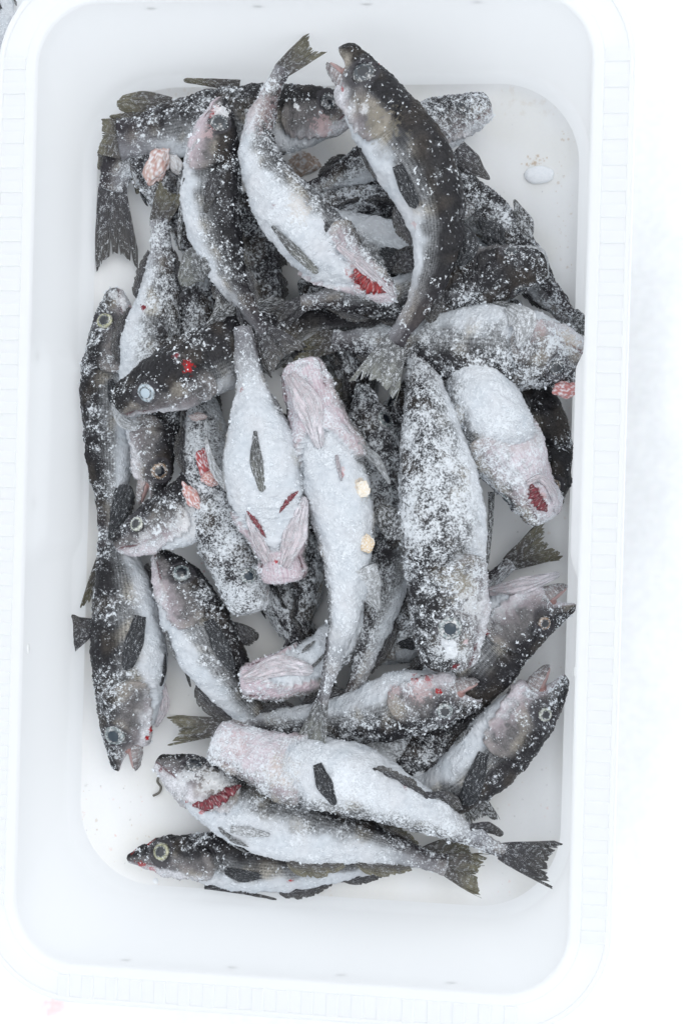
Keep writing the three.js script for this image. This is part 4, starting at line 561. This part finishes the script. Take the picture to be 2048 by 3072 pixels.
// ---------------------------------------------------------------- scraps and bits
function topAt(x, y) { let best = null; for (const f of ALL) { let lx = 1e9; for (let i = 0; i < f.px.length; i += 2) { if (f.nrm[3 * i / 2 + 1] < 0) continue; const d = Math.hypot(f.px[i] - x, f.px[i + 1] - y); if (d < 10) { const h = f.P3[3 * i / 2 + 1] + f.base.y; if (!best || h > best) best = h; } } } return best ?? 0.005; }
function scrap(name, label, cat, x, y, rx, rz, col, seed, hk = 0.5, rough = 0.5, turn = 0) {
  const h = topAt(x, y), p = P(x, y, h), m = mpp(h), g = mergeVertices(new THREE.IcosahedronGeometry(1, 8)), a = g.attributes.position, v = V(0, 0, 0), colr = new Float32Array(a.count * 3);
  for (let i = 0; i < a.count; i++) {
    v.fromBufferAttribute(a, i); const ic = name === 'ice_lump' ? 0.35 : 1, k = 1 + ic * (0.22 * n3(v.x * 0.9 + seed, v.y * 0.9, v.z * 0.9) + 0.12 * n3(v.x * 2, v.y * 2 + seed, v.z * 2) + 0.05 * n3(v.x * 6, v.y * 6, v.z * 6) + 0.025 * n3(v.x * 14, v.y * 9, v.z * 9 + seed));
    const t = 0.5 + 0.5 * n3(v.x * 2.6, v.y * 2.6, v.z * 2.6 + seed * 2), fz = sst(0.0, 0.5, n3(v.x * 4 + seed, v.y * 4, v.z * 4) + 0.5 * n3(v.x * 11, v.y * 11, v.z * 11)) * 0.75;
    for (let c = 0; c < 3; c++) colr[3 * i + c] = lerp(lerp(col[0][c], col[1][c], t), COL.f[c], fz);
    a.setXYZ(i, v.x * k * rx * m, v.y * k * hk * Math.min(rx, rz) * m, v.z * k * rz * m);
  }
  g.deleteAttribute('normal'); g.deleteAttribute('uv'); g.setAttribute('color', new THREE.BufferAttribute(colr, 3)); g.computeVertexNormals();
  const mt = std(1, 1, 1, rough, { vertexColors: true }), s = new THREE.Mesh(g, mt); named(s, name); s.castShadow = s.receiveShadow = true; s.position.copy(p); s.position.y += 0.15 * Math.min(rx, rz) * m; s.rotation.y = turn; scene.add(s);
  return tag(s, label, cat);
}
const fl1 = [[0.40, 0.18, 0.155], [0.55, 0.46, 0.42]], fl2 = [[0.34, 0.25, 0.20], [0.46, 0.36, 0.30]], fl3 = [[0.40, 0.10, 0.085], [0.56, 0.38, 0.34]], cream = [[0.70, 0.58, 0.42], [0.80, 0.74, 0.64]], redm = [[0.20, 0.01, 0.015], [0.42, 0.05, 0.05]];
scrap('flesh_scrap', 'pink and cream lump of flesh frozen onto the dark upper left fish', 'flesh', 362, 380, 26, 46, fl1, 3, .5, .5, -.4);
scrap('flesh_scrap', 'pale smooth flap of flesh beside the bloody-snouted fish', 'flesh', 400, 372, 15, 40, [[0.52, 0.50, 0.50], [0.6, 0.58, 0.57]], 4, .4, .5, .5);
scrap('flesh_scrap', 'brownish lump of flesh in the gap below the grey-cheeked top fish', 'flesh', 700, 378, 34, 26, fl2, 5, .5);
scrap('flesh_scrap', 'salmon-pink strip of torn flesh beside the pale-eyed head', 'flesh', 440, 1140, 16, 34, fl3, 6, .5, .45, .55);
scrap('flesh_scrap', 'pinkish cream cube of flesh over dark blood next to the broad belly-up fish', 'flesh', 486, 1098, 22, 18, fl3, 7, .6, .45);
scrap('blood_clot', 'dark red clot of blood beside the broad belly-up fish', 'blood', 478, 1075, 20, 46, redm, 8, .35, .35, .4);
scrap('fat_crumb', 'cream crumb stuck on the belly of the slim belly-up fish, higher one', 'crumb', 834, 1124, 15, 19, cream, 9, .4, .7);
scrap('fat_crumb', 'tan crumb stuck on the flank of the slim belly-up fish, lower one', 'crumb', 843, 1250, 15, 20, [[0.58, 0.42, 0.24], [0.72, 0.60, 0.44]], 10, .5, .7);
scrap('flesh_scrap', 'red raw flesh hanging from the jaw of the crosswise frosted fish', 'flesh', 1302, 893, 32, 18, [[0.36, 0.10, 0.10], [0.50, 0.22, 0.2]], 11, .6, .45);
scrap('flesh_scrap', 'small pink scrap on the dark crown of the open-mouthed fish', 'flesh', 882, 137, 5, 6, fl3, 12, .7);
scrap('ice_lump', 'smooth white lump of ice on the tub floor below a rust spot', 'ice', 1238, 402, 33, 20, [[0.86, 0.88, 0.91], [0.88, 0.9, 0.93]], 13, .35, .3);
scrap('ice_lump', 'tiny square bit of ice at the tub corner behind the top fish', 'ice', 323, 195, 8, 9, [[0.88, 0.9, 0.93], [0.88, 0.9, 0.93]], 14, .5, .3);
scrap('ice_lump', 'tiny white bit of ice below the smallest fish', 'ice', 358, 2028, 9, 12, [[0.88, 0.9, 0.93], [0.88, 0.9, 0.93]], 15, .5, .3);
scrap('flesh_scrap', 'rosy bit of flesh by the snow-dusted mouth of the frosted head', 'flesh', 455, 957, 20, 9, [[0.35, 0.27, 0.26], [0.42, 0.33, 0.32]], 16, .5);
{ // shrivelled thread on the floor
  const cv = new THREE.CatmullRomCurve3([[367, 1780], [362, 1795], [370, 1808], [366, 1820], [352, 1828]].map(([x, y]) => P(x, y, .008)));
  const t = new THREE.Mesh(new THREE.TubeGeometry(cv, 40, 0.0013, 8), std(0.16, 0.15, 0.13, 0.7)); named(t, 'dried_thread'); t.castShadow = t.receiveShadow = true; scene.add(tag(t, 'small curled brownish thread on the tub floor under the gaping jaw', 'thread'));
}

renderer.render(scene, camera);
